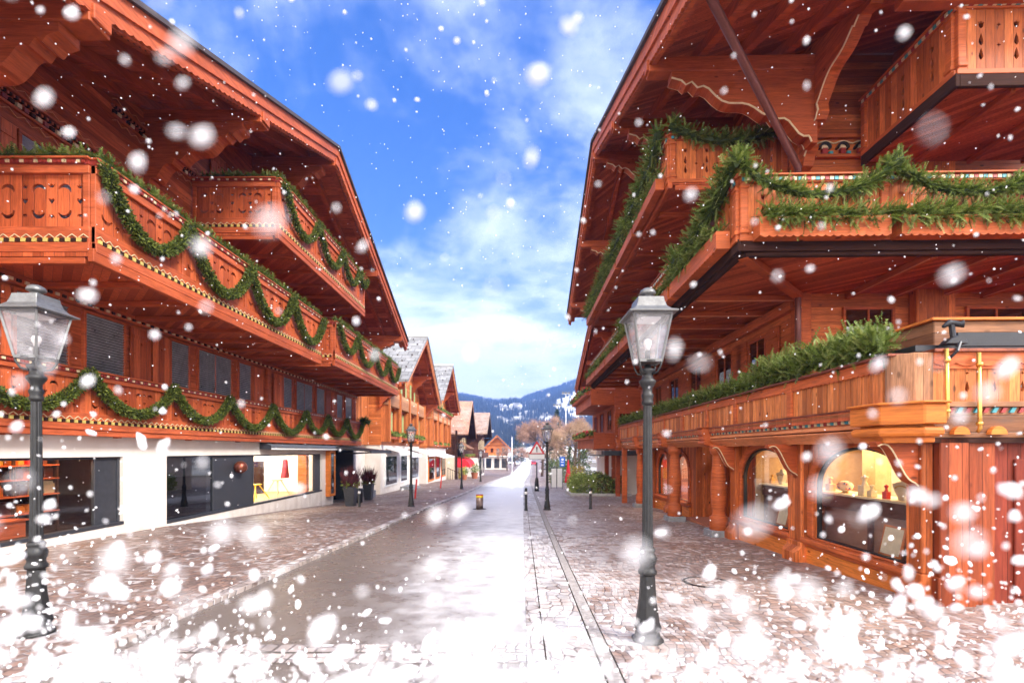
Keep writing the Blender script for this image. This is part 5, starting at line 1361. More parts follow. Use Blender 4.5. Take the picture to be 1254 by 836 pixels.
# ------------------------------------------------------------------ SECOND RIGHT BUILDING
oR = (5.3, 31., g(5, 31)); BR = thing('chalet', 'red brown timber house with red flowered balconies past the right chalet', 'chalet', oR, RA); TRR = TR(5.3)
mb = MB(TRR); mb.box(27.3, 36., -8, 0, -.15+1.9, 2.3); mb.prism([[(27.3, 2.3), (36., 2.3), (36., 6.2), (27.6, 9.2), (27.3, 9.2)]], 1, -8, 0.); mb.build('timber_wall', 'wood_beam_r', BR, oR)
mb = MB(TRR); mb.box(29., 36., -8, -.3, -2., 1.75); mb.build('plaster_wall', 'plaster', BR, oR)
for a in (27.4, 28.6, 31.):
    mb = MB(TRR); mb.box(a-.12, a+.12, -.3, -.05, -1.6, 1.75); mb.build('post', 'wood_beam_r', BR, oR)
gable_roof(BR, oR, TRR, 27.5, 9.6, .38, 27.05, 36., -8., 1.35, top='roof_tiles_red', soffit='wood_floor_r', beam='wood_beam_r', fascia='wood_beam_r', purl=(28.5, 31.5, 34.8), bracket_h=1., scal=False, purlin_m='wood_beam_r')
for z, ln, a0, d1 in ((4.35, 8., 27.4, 1.35), (1.85, 8., 27.4, 1.2)):
    mb = MB(TRR); mb.box(a0, a0+ln, .0, d1, z, z+.12); mb.box(a0, a0+ln, d1-.06, d1, z+.12, z+.9); mb.box(a0, a0+.06, .0, d1-.06, z+.12, z+.9); mb.box(a0-.02, a0+ln+.02, d1-.1, d1+.05, z+.9, z+.95); mb.build('balcony', 'wood_beam_r', BR, oR)
for a0 in (28.2, 31., 33.6): louvre_window(BR, oR, TRR, a0, a0+1.3, 2.9, 4.2, 'wood_beam_r', glassy=True, slats=False, mull=1)
TFB = TF(27.3)
louvre_window(BR, oR, TFB, 5.5, 6.3, 2.6, 3.9, 'wood_beam_r', glassy=True, slats=False, mull=1)
plant_box('upper flower box with red flowers on the red brown house past the right chalet', TRR, 27.5, 35.2, 1.5, 4.95, 60, 'flower_red', rot=RA)
plant_box('lower flower box with red flowers on the red brown house past the right chalet', TRR, 27.5, 35.2, 1.35, 2.4, 60, 'flower_red', rot=RA)
aw2 = thing('shop_awning', 'black box awning below the lower flowered balcony of the red brown house', 'awning', (5.0, 26.9, 1.7), RA); a2o = (5.0, 26.9, 1.7)
mb = MB(); mb.box(4.5, 6.9, 26.2, 27.2, 1.45, 1.72); mb.build('case', 'awning_dark', aw2, a2o, bevel=.02)
mb = MB(); mb.box(4.2, 4.5, 26.3, 30., 1.4, 1.5); mb.build('front_bar', 'iron_grey', aw2, a2o)

# ------------------------------------------------------------------ STREET FURNITURE
def lamp(label, x, y, rot=0., group='street lamps along the road'):
    o = thing('street_lamp', label, 'street lamp', (x, y, g(x, y)+.004 if x > xl(y) else g(x, y)+.05), 0., group); o.rotation_euler.z = rot; o.scale.z = .975
    return o
LX, LYY = 1.325, 4.63
L0 = lamp('near black cast iron street lamp on the right pavement', LX, LYY)
def Lb(mb, nm, mat, par=None, bevel=0): return mb.build(nm, mat, par or L0, (0,0,0), bevel=bevel)
mb = MB(); mb.lathe([(.155, 0), (.155, .03), (.125, .05), (.115, .10), (.135, .14), (.115, .20), (.085, .42), (.075, .60), (.072, .66)], (0,0,0), 8, R(22.5)); Lb(mb, 'pedestal', 'iron', bevel=.004)
mb = MB(); mb.smooth = True; mb.lathe([(.07, .66), (.088, .67), (.090, .70), (.076, .72), (.070, .75), (.084, .79), (.090, .83), (.078, .86), (.064, .88), (.074, .90), (.074, .92), (.058, .94)], (0,0,0), 18); Lb(mb, 'lower_collar', 'iron')
mb = MB(); n = 24; prof = [(.053, .93), (.049, 1.4), (.044, 1.9), (.041, 2.36)]; vs = []
for r, z in prof:
    for k in range(n):
        a = 2*math.pi*k/n; rr = r*(1 if k % 2 else .86); vs.append((rr*math.cos(a), rr*math.sin(a), z))
mb.add(vs, [(i*n+k, i*n+(k+1) % n, (i+1)*n+(k+1) % n, (i+1)*n+k) for i in range(3) for k in range(n)]); Lb(mb, 'shaft', 'iron')
mb = MB(); mb.smooth = True; mb.lathe([(.042, 2.35), (.056, 2.37), (.056, 2.39), (.048, 2.41), (.058, 2.44), (.058, 2.46), (.046, 2.48), (.046, 2.52), (.070, 2.56), (.080, 2.58), (.080, 2.60), (.055, 2.62), (.05, 2.66), (.074, 2.69), (.076, 2.71), (.036, 2.73), (.03, 2.76)], (0,0,0), 20); Lb(mb, 'upper_collar', 'iron')
mb = MB(); mb.smooth = True
for k in range(4):
    a = R(45+90*k); c, s = math.cos(a), math.sin(a)
    mb.tube([(.04*c, .04*s, 2.66), (.11*c, .11*s, 2.68), (.142*c, .142*s, 2.74), (.146*c, .146*s, 2.785)], .011, 6)
Lb(mb, 'scroll', 'iron')
zb, zt, hb, ht = 2.785, 3.235, .107, .178
mb = MB()
for k in range(4):
    a = R(45+90*k); q2 = math.sqrt(2)
    p = (hb*q2*math.cos(a), hb*q2*math.sin(a), zb); q = (ht*q2*math.cos(a), ht*q2*math.sin(a), zt); mb.beam(p, q, .022, .022)
    a2 = R(135+90*k)
    mb.beam(p, (hb*q2*math.cos(a2), hb*q2*math.sin(a2), zb), .024, .03); mb.beam(q, (ht*q2*math.cos(a2), ht*q2*math.sin(a2), zt), .024, .03)
Lb(mb, 'lantern_frame', 'iron_grey', bevel=.003)
mb = MB(); e = .006
for k in range(4):
    a = R(45+90*k); a2 = R(135+90*k); q2 = math.sqrt(2)
    mb.add([((hb-e)*q2*math.cos(a), (hb-e)*q2*math.sin(a), zb), ((hb-e)*q2*math.cos(a2), (hb-e)*q2*math.sin(a2), zb), ((ht-e)*q2*math.cos(a2), (ht-e)*q2*math.sin(a2), zt), ((ht-e)*q2*math.cos(a), (ht-e)*q2*math.sin(a), zt)], [(0,1,2,3)])
Lb(mb, 'lantern_glass', 'glass_lamp')
mb = MB(); rprof = [(.228, 3.235), (.231, 3.25), (.178, 3.275), (.145, 3.31), (.130, 3.36), (.122, 3.405), (.117, 3.41)]
mb.lathe([(r*math.sqrt(2), z) for r, z in rprof], (0,0,0), 4, R(45)); Lb(mb, 'lantern_roof', 'iron_grey', bevel=.004)
mb = MB(); mb.smooth = True; mb.lathe([(.045, 3.41), (.048, 3.44), (.055, 3.45), (.075, 3.46), (.078, 3.475), (.068, 3.50), (.04, 3.52), (.003, 3.528)], (0,0,0), 18); Lb(mb, 'cap', 'iron_grey')
mb = MB(); mb.lathe([(.13, 2.775), (.13, 2.79), (.03, 2.80)], (0,0,0), 12); Lb(mb, 'lantern_floor', 'iron')
mb = MB(); mb.smooth = True; mb.lathe([(.026, 2.80), (.026, 2.90)], (0,0,0), 10); Lb(mb, 'bulb_holder', 'iron')
mb = MB(); mb.smooth = True; mb.lathe([(.02, 2.90), (.024, 2.93), (.038, 2.96), (.040, 2.985), (.028, 3.01), (.004, 3.018)], (0,0,0), 12); Lb(mb, 'bulb', 'bulb')
mb = MB(); mb.box(-.10, .10, -.10, .10, 3.195, 3.215); Lb(mb, 'reflector', 'paint_white')
bpy.context.view_layer.update()
for lab, x, y, r in (('tall near street lamp on the left pavement before the white shop wall', -4.69, 4.67, .0), ('black street lamp on the right pavement beside the warning sign', 1.38, 18.6, R(8)),
                  ('black street lamp on the left pavement past the entrance canopy', -4.2, 19.7, R(20)), ('street lamp on the left pavement before the red awnings', -3.75, 35.2, R(5)), ('farthest small street lamp on the left pavement', -3.45, 52., R(12))):
    c = L0.copy(); COL.objects.link(c); c['label'] = lab
    c.location = (x, y, g(x, y)+(.05 if x < 0 else .004)); c.rotation_euler.z = r
    for ch in list(L0.children):
        d = ch.copy(); COL.objects.link(d); d.parent = c
def bollard(label, x, y, h=.88, r=.055, band=True):
    z = g(x, y); t = thing('bollard', label, 'bollard', (x, y, z), 0., 'thin street bollards'); o_ = (x, y, z)
    mb = MB(); mb.smooth = True; mb.lathe([(r*1.25, -.02), (r*1.25, .05), (r, .08), (r*.95, h-.04), (r*.8, h-.01), (r*.3, h)], o_, 12); mb.build('post', 'iron', t, o_)
    mb = MB(); mb.smooth = True; mb.lathe([(r*1.08, h*.72), (r*1.08, h*.84)], o_, 12); mb.build('band', 'paint_white', t, o_)
bollard('slim dark bollard with white band at the right edge of the road', .44+.1, 18.3)
bollard('slim dark bollard on the right cobbles before the hedge', 3.15, 19.0, .85)
bollard('small dark bollard before the entrance planters on the left', -6.45, 20., .85)
# retractable traffic bollard
x, y = -1.3, 19.0; z = g(x, y); t = thing('rising_bollard', 'thick steel bollard with yellow band standing in the road', 'bollard', (x, y, z)); o_ = (x, y, z)
mb = MB(); mb.smooth = True; mb.lathe([(.145, -.02), (.145, .58), (.12, .60), (.01, .602)], o_, 20); mb.build('cylinder', 'steel', t, o_)
mb = MB(); mb.smooth = True; mb.lathe([(.149, .46), (.149, .55)], o_, 20); mb.build('reflective_band', 'yellow', t, o_)
mb = MB(); mb.smooth = True; mb.lathe([(.150, .555), (.148, .585)], o_, 20); mb.build('top_ring', 'sign_red', t, o_)
mb = MB(); mb.lathe([(.27, .0), (.27, .012), (.15, .014)], o_, 24); mb.build('ground_ring', 'iron', t, o_)
# warning sign
x, y = 1.72, 32.9; z = g(x, y); t = thing('warning_sign', 'red bordered triangle sign with exclamation mark on a dark post', 'sign', (x, y, z)); o_ = (x, y, z)
mb = MB(); mb.smooth = True; mb.lathe([(.16, 0), (.15, .5), (.11, .85), (.07, .95), (.045, 1.0), (.045, 2.0)], o_, 12); mb.build('post', 'iron', t, o_)
bz = 1.10
mb = MB(); mb.prism([[(x-.57, bz), (x+.57, bz), (x+.57, bz+.42), (x+.05, bz+1.24), (x-.05, bz+1.24), (x-.57, bz+.42)]], 1, y-.10, y-.07); bd = mb.build('board', 'iron_grey', t, o_)
mb = MB(); mb.box(x-.53, x+.53, y-.108, y-.101, bz+.04, bz+.37); mb.build('lower_panel', 'paint_white', bd, o_)
tri = lambda s, cz: [(x-.55*s, cz-.30*s), (x+.55*s, cz-.30*s), (x+.04*s, cz+.56*s), (x-.04*s, cz+.56*s)]
mb = MB(); mb.prism([tri(1., bz+.70)], 1, y-.110, y-.101); mb.build('red_border', 'sign_red', bd, o_)
mb = MB(); mb.prism([tri(.70, bz+.67)], 1, y-.118, y-.111); mb.build('white_field', 'paint_white', bd, o_)
mb = MB(); mb.prism([[(x-.05, bz+.90), (x+.05, bz+.90), (x+.035, bz+.64), (x-.035, bz+.64)]], 1, y-.126, y-.119); mb.box(x-.045, x+.045, y-.126, y-.119, bz+.53, bz+.605); mb.build('exclamation_mark', 'sign_black', bd, o_)
# blue sign, parasol, boards, rack
x, y = 4.35, 41.; z = g(x, y); t = thing('blue_sign', 'narrow blue sign with white marks on a post beyond the warning sign', 'sign', (x, y, z)); o_ = (x, y, z)
mb = MB(); mb.tube([(x, y, z), (x, y, 1.3)], .04, 8); mb.build('post', 'iron_grey', t, o_)
mb = MB(); mb.box(x-.22, x+.22, y-.08, y-.05, .35, 1.2); bs = mb.build('board', 'sign_blue', t, o_)
mb = MB(); mb.box(x-.10, x+.10, y-.088, y-.081, .45, .55); mb.box(x-.12, x+.12, y-.088, y-.081, .72, .78); mb.box(x-.08, x+.10, y-.088, y-.081, .9, 1.05); mb.build('marks', 'paint_white', bs, o_)
x, y = 4.75, 40.; z = g(x, y); t = thing('parasol', 'closed tall red parasol beside the hedge on the right', 'parasol', (x, y, z)); o_ = (x, y, z)
mb = MB(); mb.lathe([(.28, .35), (.30, .5), (.16, 1.3), (.05, 2.25), (.01, 2.3)], o_, 10); mb.build('canopy', 'red_cloth', t, o_)
mb = MB(); mb.tube([(x, y, z), (x, y, z+2.35)], .03, 8); mb.build('pole', 'iron_grey', t, o_)
mb = MB(); mb.box(x-.35, x+.35, y-.35, y+.35, z, z+.08); mb.build('base', 'concrete', t, o_)
x, y = 3.35, 36.; z = g(x, y); t = thing('notice_board', 'white double notice board standing behind the right street lamp', 'notice board', (x, y, z)); o_ = (x, y, z)
for sx in (-.35, .10):
    mb = MB(); mb.box(x+sx, x+sx+.36, y, y+.05, z+.15, z+1.55); mb.build('panel', 'paint_white', t, o_, bevel=.01)
for sx in (-.38, .05, .48):
    mb = MB(); mb.tube([(x+sx, y+.02, z), (x+sx, y+.02, z+1.6)], .03, 6); mb.build('post', 'iron_grey', t, o_)
for i, (x, y) in enumerate(((-5.0, 24.6), (-5.55, 37.))):
    z = g(x, y); t = thing('snow_pole', ['nearer', 'farther'][i] + ' leaning red marker pole on the left pavement', 'pole', (x, y, z), 0., 'red marker poles'); o_ = (x, y, z)
    mb = MB(); mb.tube([(x-.04, y, z), (x+.05, y, z+1.05)], .045, 8); mb.build('pole', 'red_plastic', t, o_)
    mb = MB(); mb.box(x-.14, x+.06, y-.1, y+.1, z, z+.06); mb.build('foot', 'sign_black', t, o_)
# entrance planters and bins
def heather_pot(label, x, y, h, hp, mats):
    z = g(x, y)+.05; t = thing('planter', label, 'planter', (x, y, z), 0., 'planters at the entrance'); o_ = (x, y, z)
    mb = MB(); mb.lathe([(.20, 0), (.29, h), (.29, h+.02), (.24, h+.02), (.22, h-.08)], o_, 4, R(45), 1.25, 1.25); mb.build('pot', 'anthracite', t, o_, bevel=.01)
    mb = MB()
    for k in range(420):
        a = rnd.uniform(0, 6.28); r = rnd.uniform(0, .30); p = Vector((x+r*math.cos(a), y+r*math.sin(a), z+h+rnd.uniform(-.05, .12)))
        up = Vector((math.cos(a)*.25, math.sin(a)*.25, 1)) + rv()*.25; L = hp*rnd.uniform(.35, 1.)*(1-r*1.1)
        mb.mi = rnd.choice((0, 0, 1)); leaf(mb, p, up, L, .035)
    for k in range(160):
        a = rnd.uniform(0, 6.28); p = Vector((x, y, z+h+.05)) + Vector((math.cos(a), math.sin(a), rnd.uniform(-.1, .6)))*rnd.uniform(.1, .34)
        mb.mi = 2+rnd.randrange(2); leaf(mb, p, rv()+Vector((math.cos(a), math.sin(a), .1)), .16, .06)
    mb.build('shrub', mats, t, o_, recalc=False)
heather_pot('tall grey planter with dark red heather left of the shop entrance', -7.15, 21.0, .85, 1.1, ['heather_dark', 'heather', 'leaf_b', 'leaf_o'])
heather_pot('tall grey planter with dark red heather right of the shop entrance', -7.85, 25.9, .85, 1.15, ['heather', 'heather_dark', 'leaf_a', 'leaf_o'])
x, y = -7.75, 24.0; z = g(x, y)+.05; t = thing('litter_bin', 'low black round bin between the two heather planters', 'bin', (x, y, z)); o_ = (x, y, z)
mb = MB(); mb.smooth = True; mb.lathe([(.17, 0), (.19, .68), (.20, .70), (.16, .70), (.15, .62)], o_, 14); mb.build('body', 'anthracite', t, o_)
mb = MB(); mb.smooth = True; mb.lathe([(.205, .66), (.205, .72)], o_, 14); mb.build('rim', 'iron_grey', t, o_)
mb = MB(); mb.box(-9.5, -8.3, 28.1, 28.9, g(-9, 28)-.3, g(-9, 28)+.42); tag(mb.build('stone_block', 'stone_grey', None, (-9, 28.5, g(-9, 28)), bevel=.03), 'long grey stone trough at the foot of the planked link building', 'stone block')
mb = MB(); x, y = -6.7, 62.6; z = g(x, y)+.05
st = thing('stair_rail', 'dark wooden stair railing at the corner of the red awning house', 'railing', (x, y, z)); o_ = (x, y, z)
for i in range(6):
    mb = MB(); mb.box(x-1.6+i*.3, x-1.55+i*.3, y-1.5, y-1.42, z, z+1.5-i*.13); mb.build('baluster', 'wood_dark', st, o_)
mb = MB(); mb.beam((x-1.65, y-1.46, z+1.55), (x-.05, y-1.46, z+.85), .07, .08); mb.build('handrail', 'wood_dark', st, o_)
def pot(label, x, y, s, mats, potm='terracotta', grp=None):
    z = g(x, y)+.05; t = thing('potted_shrub', label, 'potted plant', (x, y, z), 0., grp); o_ = (x, y, z)
    mb = MB(); mb.lathe([(.22*s, 0), (.32*s, .5*s), (.34*s, .52*s), (.26*s, .5*s)], o_, 12); mb.build('pot', potm, t, o_)
    mb = MB()
    for k in range(220):
        p = Vector((x, y, z+.9*s)) + rv()*.48*s*rnd.random()**.4; mb.mi = rnd.randrange(4); leaf(mb, p, rv(), .18*s, .08*s)
    mb.build('foliage', mats, t, o_, recalc=False)
pot('round green shrub in a clay pot beside the farther left lamp', -6.0, 59.5, 1.2, LEAF)
pot('large shrub in a pot under the yellow shop window in the distance', -5.2, 66., 1.6, LEAF)
mb = MB(); bx0 = -6.0
tag_ = None
# hedge and stone edging before the red brown house
mb = MB(); pts = []
for k in range(7000):
    x = rnd.uniform(3.65, 6.7); y = rnd.uniform(27.9, 30.2); h = 1.15*(1-.25*abs((x-5)/2)) + .12*math.sin(x*5)+.1*math.sin(y*4)
    face = rnd.random()
    z = rnd.uniform(.05, h) if face < .6 else h*rnd.uniform(.85, 1.05)
    if face < .4: y = 27.9+rnd.uniform(-.1, .25)
    elif face < .6: x = 3.65+rnd.uniform(-.1, .2)
    mb.mi = rnd.choice((1, 1, 2, 2, 2)) if x < 5.0 else rnd.choice((0, 1, 2, 3, 4)); leaf(mb, Vector((x, y, g(x, y)+z)), rv(), .17, .075)
mb.mi = 3
hd = mb.build('hedge', LEAF+['leaf_o'], None, (5, 29, g(5, 29)), recalc=False); tag(hd, 'clipped yellow green hedge in front of the white wall on the right', 'hedge')
mb = MB(); mb.prism([[(3.4, 27.5), (6.9, 27.2), (6.9, 27.45), (3.75, 27.75), (3.75, 30.5), (3.4, 30.5)]], 2, -1.3, g(5, 28)+.16)
tag(mb.build('stone_edging', 'concrete', None, (5, 28, g(5, 28)), bevel=.02), 'pale stone edging round the foot of the hedge', 'edging')

# cars at the end of the road
def car(label, x, y, m, rot=0.):
    z = g(x, y)+.004; t = thing('parked_car', label, 'car', (x, y, z), 0., 'parked cars at the far end of the road'); t.rotation_euler.z = rot; o_ = (0, 0, 0)
    body = [(-2.1, .35), (-2.12, .75), (-2.0, .92), (-1.2, 1.0), (-.55, 1.42), (.75, 1.45), (1.5, 1.0), (2.05, .9), (2.1, .35)]
    mb = MB(); mb.prism([body], 0, -.82, .82); mb.build('body', m, t, o_, bevel=.06)
    mb = MB(); mb.prism([[(-1.05, 1.02), (-.52, 1.36), (.70, 1.39), (1.32, 1.02)]], 0, -.835, .835); mb.build('side_window', 'glass_dark', t, o_)
    mb = MB(); mb.add([(-.68, -1.16, 1.03), (.68, -1.16, 1.03), (.6, -.62, 1.40), (-.6, -.62, 1.40)], [(0,1,2,3)]); mb.build('rear_window', 'glass_dark', t, o_)
    for sy in (-1.3, 1.3):
        for sx in (-.78, .78):
            mb = MB(); mb.tube([(sx-.1, sy, .32), (sx+.1, sy, .32)], .32, 14); w = mb.build('wheel', 'tyre', t, o_)
            mb = MB(); mb.tube([(sx-.105, sy, .32), (sx+.105, sy, .32)], .19, 10); mb.build('rim', 'iron_grey', w, o_)
    for sx in (-.6, .6):
        mb = MB(); mb.box(sx-.15, sx+.15, -2.15, -2.08, .68, .82); mb.build('tail_light', 'sign_red', t, o_)
car('white car parked left of the road at its far end', -1.6, 172., 'car_white', R(70)); car('silver car behind the orange gable at the far road end', -4.2, 176., 'car_silver', R(80))
car('white car nearest the left kerb far down the road', 2.0, 166., 'car_white', R(-6)); car('red car on the right far down the road', 7.6, 168., 'car_red')

# ------------------------------------------------------------------ TREES
def limb(mb, p, d, L, r, lvl, spread, out):
    q = p + d*L; mb.tube([p, p.lerp(q, .5)+rv()*L*.05, q], [r, r*.8, r*.6], 5 if lvl > 1 else 4, cap=False)
    if lvl == 0: out.append((q, d)); return
    n = 3 if lvl > 1 else 4
    for k in range(n):
        nd = (d + rv()*spread).normalized(); nd.z = nd.z*.8+.22
        limb(mb, p.lerp(q, rnd.uniform(.55, 1.)), nd.normalized(), L*rnd.uniform(.62, .82), r*.55, lvl-1, spread, out)
def bare_tree(label, x, y, h, mat='twig', lv=4, wide=.85, dens=26):
    h *= 1.3; dens = int(dens*(1.3 if mat == 'twig_tan' else 2.2)); z = g(x, y); t = thing('bare_tree', label, 'tree', (x, y, z), 0., 'bare winter trees'); o_ = (x, y, z)
    mb = MB(); tips = []; mb.smooth = True
    p = Vector((x, y, z-.1)); limb(mb, p, Vector((rnd.uniform(-.05,.05), 0, 1)), h*.30, h*.020, lv, wide, tips)
    mb.build('trunk', 'bark', t, o_, recalc=False)
    mb = MB()
    for q, d in tips:
        for k in range(dens):
            u = (d + rv()*.9).normalized(); a = q + rv()*h*.03; L = h*rnd.uniform(.03, .085); s = u.orthogonal().normalized()*h*.0016
            mb.add([a-s, a+s, a+u*L], [(0,1,2)])
            if k % 3 == 0: leaf(mb, a+u*L*.7, rv(), h*.012, h*.007)
    mb.build('crown', mat, t, o_, recalc=False)
bare_tree('broad bare reddish tree behind the warning sign', 5.2, 82., 10.5)
bare_tree('bare reddish tree between the lamp and the floodlight masts', 8.2, 62., 8.6)
bare_tree('bare tan tree close behind the white notice board', 6.6, 52., 6.6, 'twig_tan')
bare_tree('low bare tree at the far left of the road end', -1.2, 118., 7.0, 'twig', 3, .9, 40)
bare_tree('small bare tree next to the small distant conifer', 1.0, 150., 8.5, 'twig', 3, .9, 40)
bare_tree('distant bare tree right of the road end', 9.5, 130., 10.5, 'twig', 3, .9, 40)
bare_tree('tan bare tree beside the white wall on the right', 10.5, 75., 10., 'twig_tan', 4)
def conifer(label, x, y, h, w, mats=('pine_a','pine_b','pine_c')):
    z = g(x, y); t = thing('conifer', label, 'conifer', (x, y, z), 0.); o_ = (x, y, z)
    mb = MB(); mb.lathe([(h*.016, -.1), (h*.004, h*.97)], o_, 7); mb.build('trunk', 'bark', t, o_)
    mb = MB()
    for k in range(1500):
        tt = rnd.random()**1.25; zz = h*(.06+.93*tt); a = rnd.uniform(0, 6.28); rr = w*(1-tt)**.85*rnd.uniform(.25, 1.08)*(1+.18*math.sin(a*3+tt*30)) + .03*h*.2
        p = Vector((x+rr*math.cos(a), y+rr*math.sin(a), z+zz-.12*rr)); d = Vector((math.cos(a), math.sin(a), -.25)) + rv()*.5
        mb.mi = rnd.randrange(3); leaf(mb, p-d*.2, d, h*.055*(1.15-tt*.5), h*.018)
    mb.build('crown', list(mats), t, o_, recalc=False)
conifer('tall dark conifer below the floodlight masts', 10.6, 112., 15., 3.2)
conifer('small distant conifer above the end of the road', 2.6, 205., 15., 3.6)
conifer('squat green conifer beside the yellow hedge', 6.6, 44., 4.4, 1.25, ('fir_a', 'pine_b', 'leaf_d'))
conifer('second green conifer close to the blue sign', 5.6, 46., 3.6, 1.1, ('fir_a', 'leaf_d', 'pine_a'))
def bush(label, x, y, w, h, mats, n=900):
    z = g(x, y); mb = MB()
    for k in range(n):
        p = Vector((x, y, z+h*.45)) + Vector((rv().x*w, rv().y*w, rv().z*h*.55)); p.z = max(z+.03, p.z); mb.mi = rnd.randrange(len(mats)); leaf(mb, p, rv(), .2, .09)
    tag(mb.build('bush', list(mats), None, (x, y, z), recalc=False), label, 'bush')
bush('round yellow bush behind the red parasol', 5.8, 43., .7, 1.7, ('leaf_y', 'leaf_o', 'leaf_y', 'leaf_b'))
bush('dark green bush between the right lamp and the blue sign', 4.9, 50., 1.1, 2.4, ('leaf_a', 'leaf_d', 'fir_a'))
def mast(label, x, y, h, heads=True):
    z = g(x, y); t = thing('light_mast', label, 'mast', (x, y, z), 0., 'tall pale masts'); o_ = (x, y, z)
    mb = MB(); mb.smooth = True; mb.lathe([(.13, 0), (.07, h)], o_, 8); mb.build('pole', 'paint_white', t, o_)
    if heads:
        for sx in (-.8, 0, .8):
            mb = MB(); mb.box(x+sx-.28, x+sx+.28, y-.3, y+.2, z+h-.1, z+h+.35); mb.build('floodlight', 'iron_grey', t, o_, bevel=.03)
        mb = MB(); mb.box(x-1.1, x+1.1, y-.06, y+.06, z+h-.2, z+h-.08); mb.build('crossbar', 'paint_white', t, o_)
mast('tallest floodlight mast, right of the dark conifer', 14.8, 130., 20.8); mast('shorter floodlight mast over the dark conifer', 12.5, 131., 17.6)
mast('plain pale flag mast close to the right houses', 14.3, 102., 19.5, False); mast('white pole at the far left end of the road', .0, 100., 8., False)

# ------------------------------------------------------------------ HILLS
PROF = [(-1200, 468), (200, 480), (540, 481), (575, 487), (610, 493), (640, 490), (665, 483), (690, 474), (715, 466), (760, 458), (900, 445), (1500, 436)]
def hz(x, y):
    px = 627 + x/2.586*(1500/max(y, 700))**.6
    top = 1.7 + (552-lerp_tab(PROF, px))*2.586 + 2
    t = max(0., min(1.15, (y-420)/1080.))
    n = noise.fractal(Vector((x*.0045, y*.0045, 3.1)), 1., 2., 5)*26*min(1, t*3) + noise.noise(Vector((x*.0016, y*.0016, 9.)))*22*t
    z = -3.3 + (top+3.3)*(t**.95 if t < 1 else 1-(t-1)*1.2) + n*(1-.75*sstep(.75, 1., t))
    return z - 1.2*(1-sstep(0, .05, t))
mb = MB(); HX = [-1250+i*20 for i in range(126)]; HYs = [420+i*18 for i in range(80)]
vs = [(x, y, hz(x, y)) for y in HYs for x in HX]; nx = len(HX)
mb.smooth = True; mb.add(vs, [(j*nx+i, j*nx+i+1, (j+1)*nx+i+1, (j+1)*nx+i) for j in range(len(HYs)-1) for i in range(nx-1)])
tag(mb.build('hills', 'hill_meadow', None, (0, 0, 0), recalc=False), 'snow patched alpine slope behind the village', 'hill', None, 'structure')
mb = MB()
cnt = 0
for k in range(110000):
    x = rnd.uniform(-420, 520); y = rnd.uniform(460, 1560)
    if abs(x) > y*.42+60: continue
    f = noise.fractal(Vector((x*.0125, y*.0072, 1.7)), 1., 2., 4)
    if rnd.random() > (.44 if f > -.14+.14*sstep(650, 1100, y) else .035): continue
    z = hz(x, y); h = rnd.uniform(7, 15); w = h*rnd.uniform(.15, .22); mb.mi = k % 2; a0 = rnd.uniform(0, 2)
    b = [(x+w*math.cos(a0+i*1.5708), y+w*math.sin(a0+i*1.5708), z+h*.05) for i in range(4)]
    mb.add(b + [(x, y, z+h)], [(0,1,4),(1,2,4),(2,3,4),(3,0,4)]); cnt += 1
tag(mb.build('forest', ['for_a', 'for_b'], None, (0, 1000, 60), recalc=False), 'dark conifer forest covering the far slope in patches', 'forest', None, 'stuff')
mb = MB()
for i, (x, y, s) in enumerate(((-30, 330, 1.), (-12, 345, .8), (14, 360, .9), (30, 340, 1.1), (-55, 380, 1.2), (48, 400, 1.))):
    o_ = (x, y, -3.3); t = thing('village_house', ['pale house far left below the wooded slope', 'white house far behind the orange gable', 'pale house above the road end', 'white house behind the dark conifer', 'low pale house at the foot of the left slope', 'farthest pale house at the right foot of the slope'][i], 'house', o_)
    mb = MB(); mb.prism([[(x-5*s, -3.4), (x+5*s, -3.4), (x+5*s, 2.*s), (x, 5*s), (x-5*s, 2.*s)]], 1, y, y+9*s); mb.build('wall', 'plaster', t, o_)
    mb = MB(); mb.prism([[(x-6*s, 1.55*s), (x, 5.15*s), (x+6*s, 1.55*s), (x+6*s, 1.95*s), (x, 5.6*s), (x-6*s, 1.95*s)]], 1, y-1, y+10*s); mb.build('roof', 'snow_lump', t, o_)
    for wx in (-2.6, 0, 2.6):
        mb = MB(); mb.box(x+wx*s-.5, x+wx*s+.5, y-.06, y-.01, -.8, .6); mb.build('window', 'dark_metal', t, o_)

# ------------------------------------------------------------------ SNOW IN THE AIR
def flake_mesh(seed):
    bm = bmesh.new(); bmesh.ops.create_icosphere(bm, subdivisions=2, radius=1.)
    off = Vector((seed*3.1, seed*1.7, 0))
    for v in bm.verts:
        v.co *= 1 + .48*noise.noise(v.co*1.3+off) + .22*noise.noise(v.co*3.+off)
    me = bpy.data.meshes.new('snowflake'); 
    for f in bm.faces: f.smooth = True
    bm.to_mesh(me); bm.free(); me.materials.append(M['snow_flake']); return me
FM = [flake_mesh(i+1) for i in range(5)]
fl = []
def addf(x, y, z, r):
    if z > g(x, y)+r*.6: fl.append((x, y, z, r))
sr = random.Random(5)
for k in range(2600):      # fine flakes through the whole street
    y = 2.2 + 11*sr.random()**.8; addf(sr.uniform(-1.25, 1.25)*y, y, 1.7+sr.uniform(-.45, 1.02)*y, sr.uniform(.004, .010)*(.6+.4*y/5))
for k in range(240):
    y = sr.uniform(.9, 2.4); addf(sr.uniform(-1.25, 1.25)*y, y, 1.7+sr.uniform(-.45, 1.02)*y, sr.uniform(.004, .010))
for k in range(38):
    y = sr.uniform(.24, .5); addf(sr.uniform(-1.2, 1.2)*y, y, 1.7+sr.uniform(-.48, .97)*y, sr.uniform(.0025, .0058))
for k in range(110):
    y = sr.uniform(.26, .6); u = sr.uniform(-1.2, 1.2); addf(u*y, y, 1.7-.50*y+sr.expovariate(1.)*(.07+.12*u*u)*y, sr.uniform(.003, .0075))
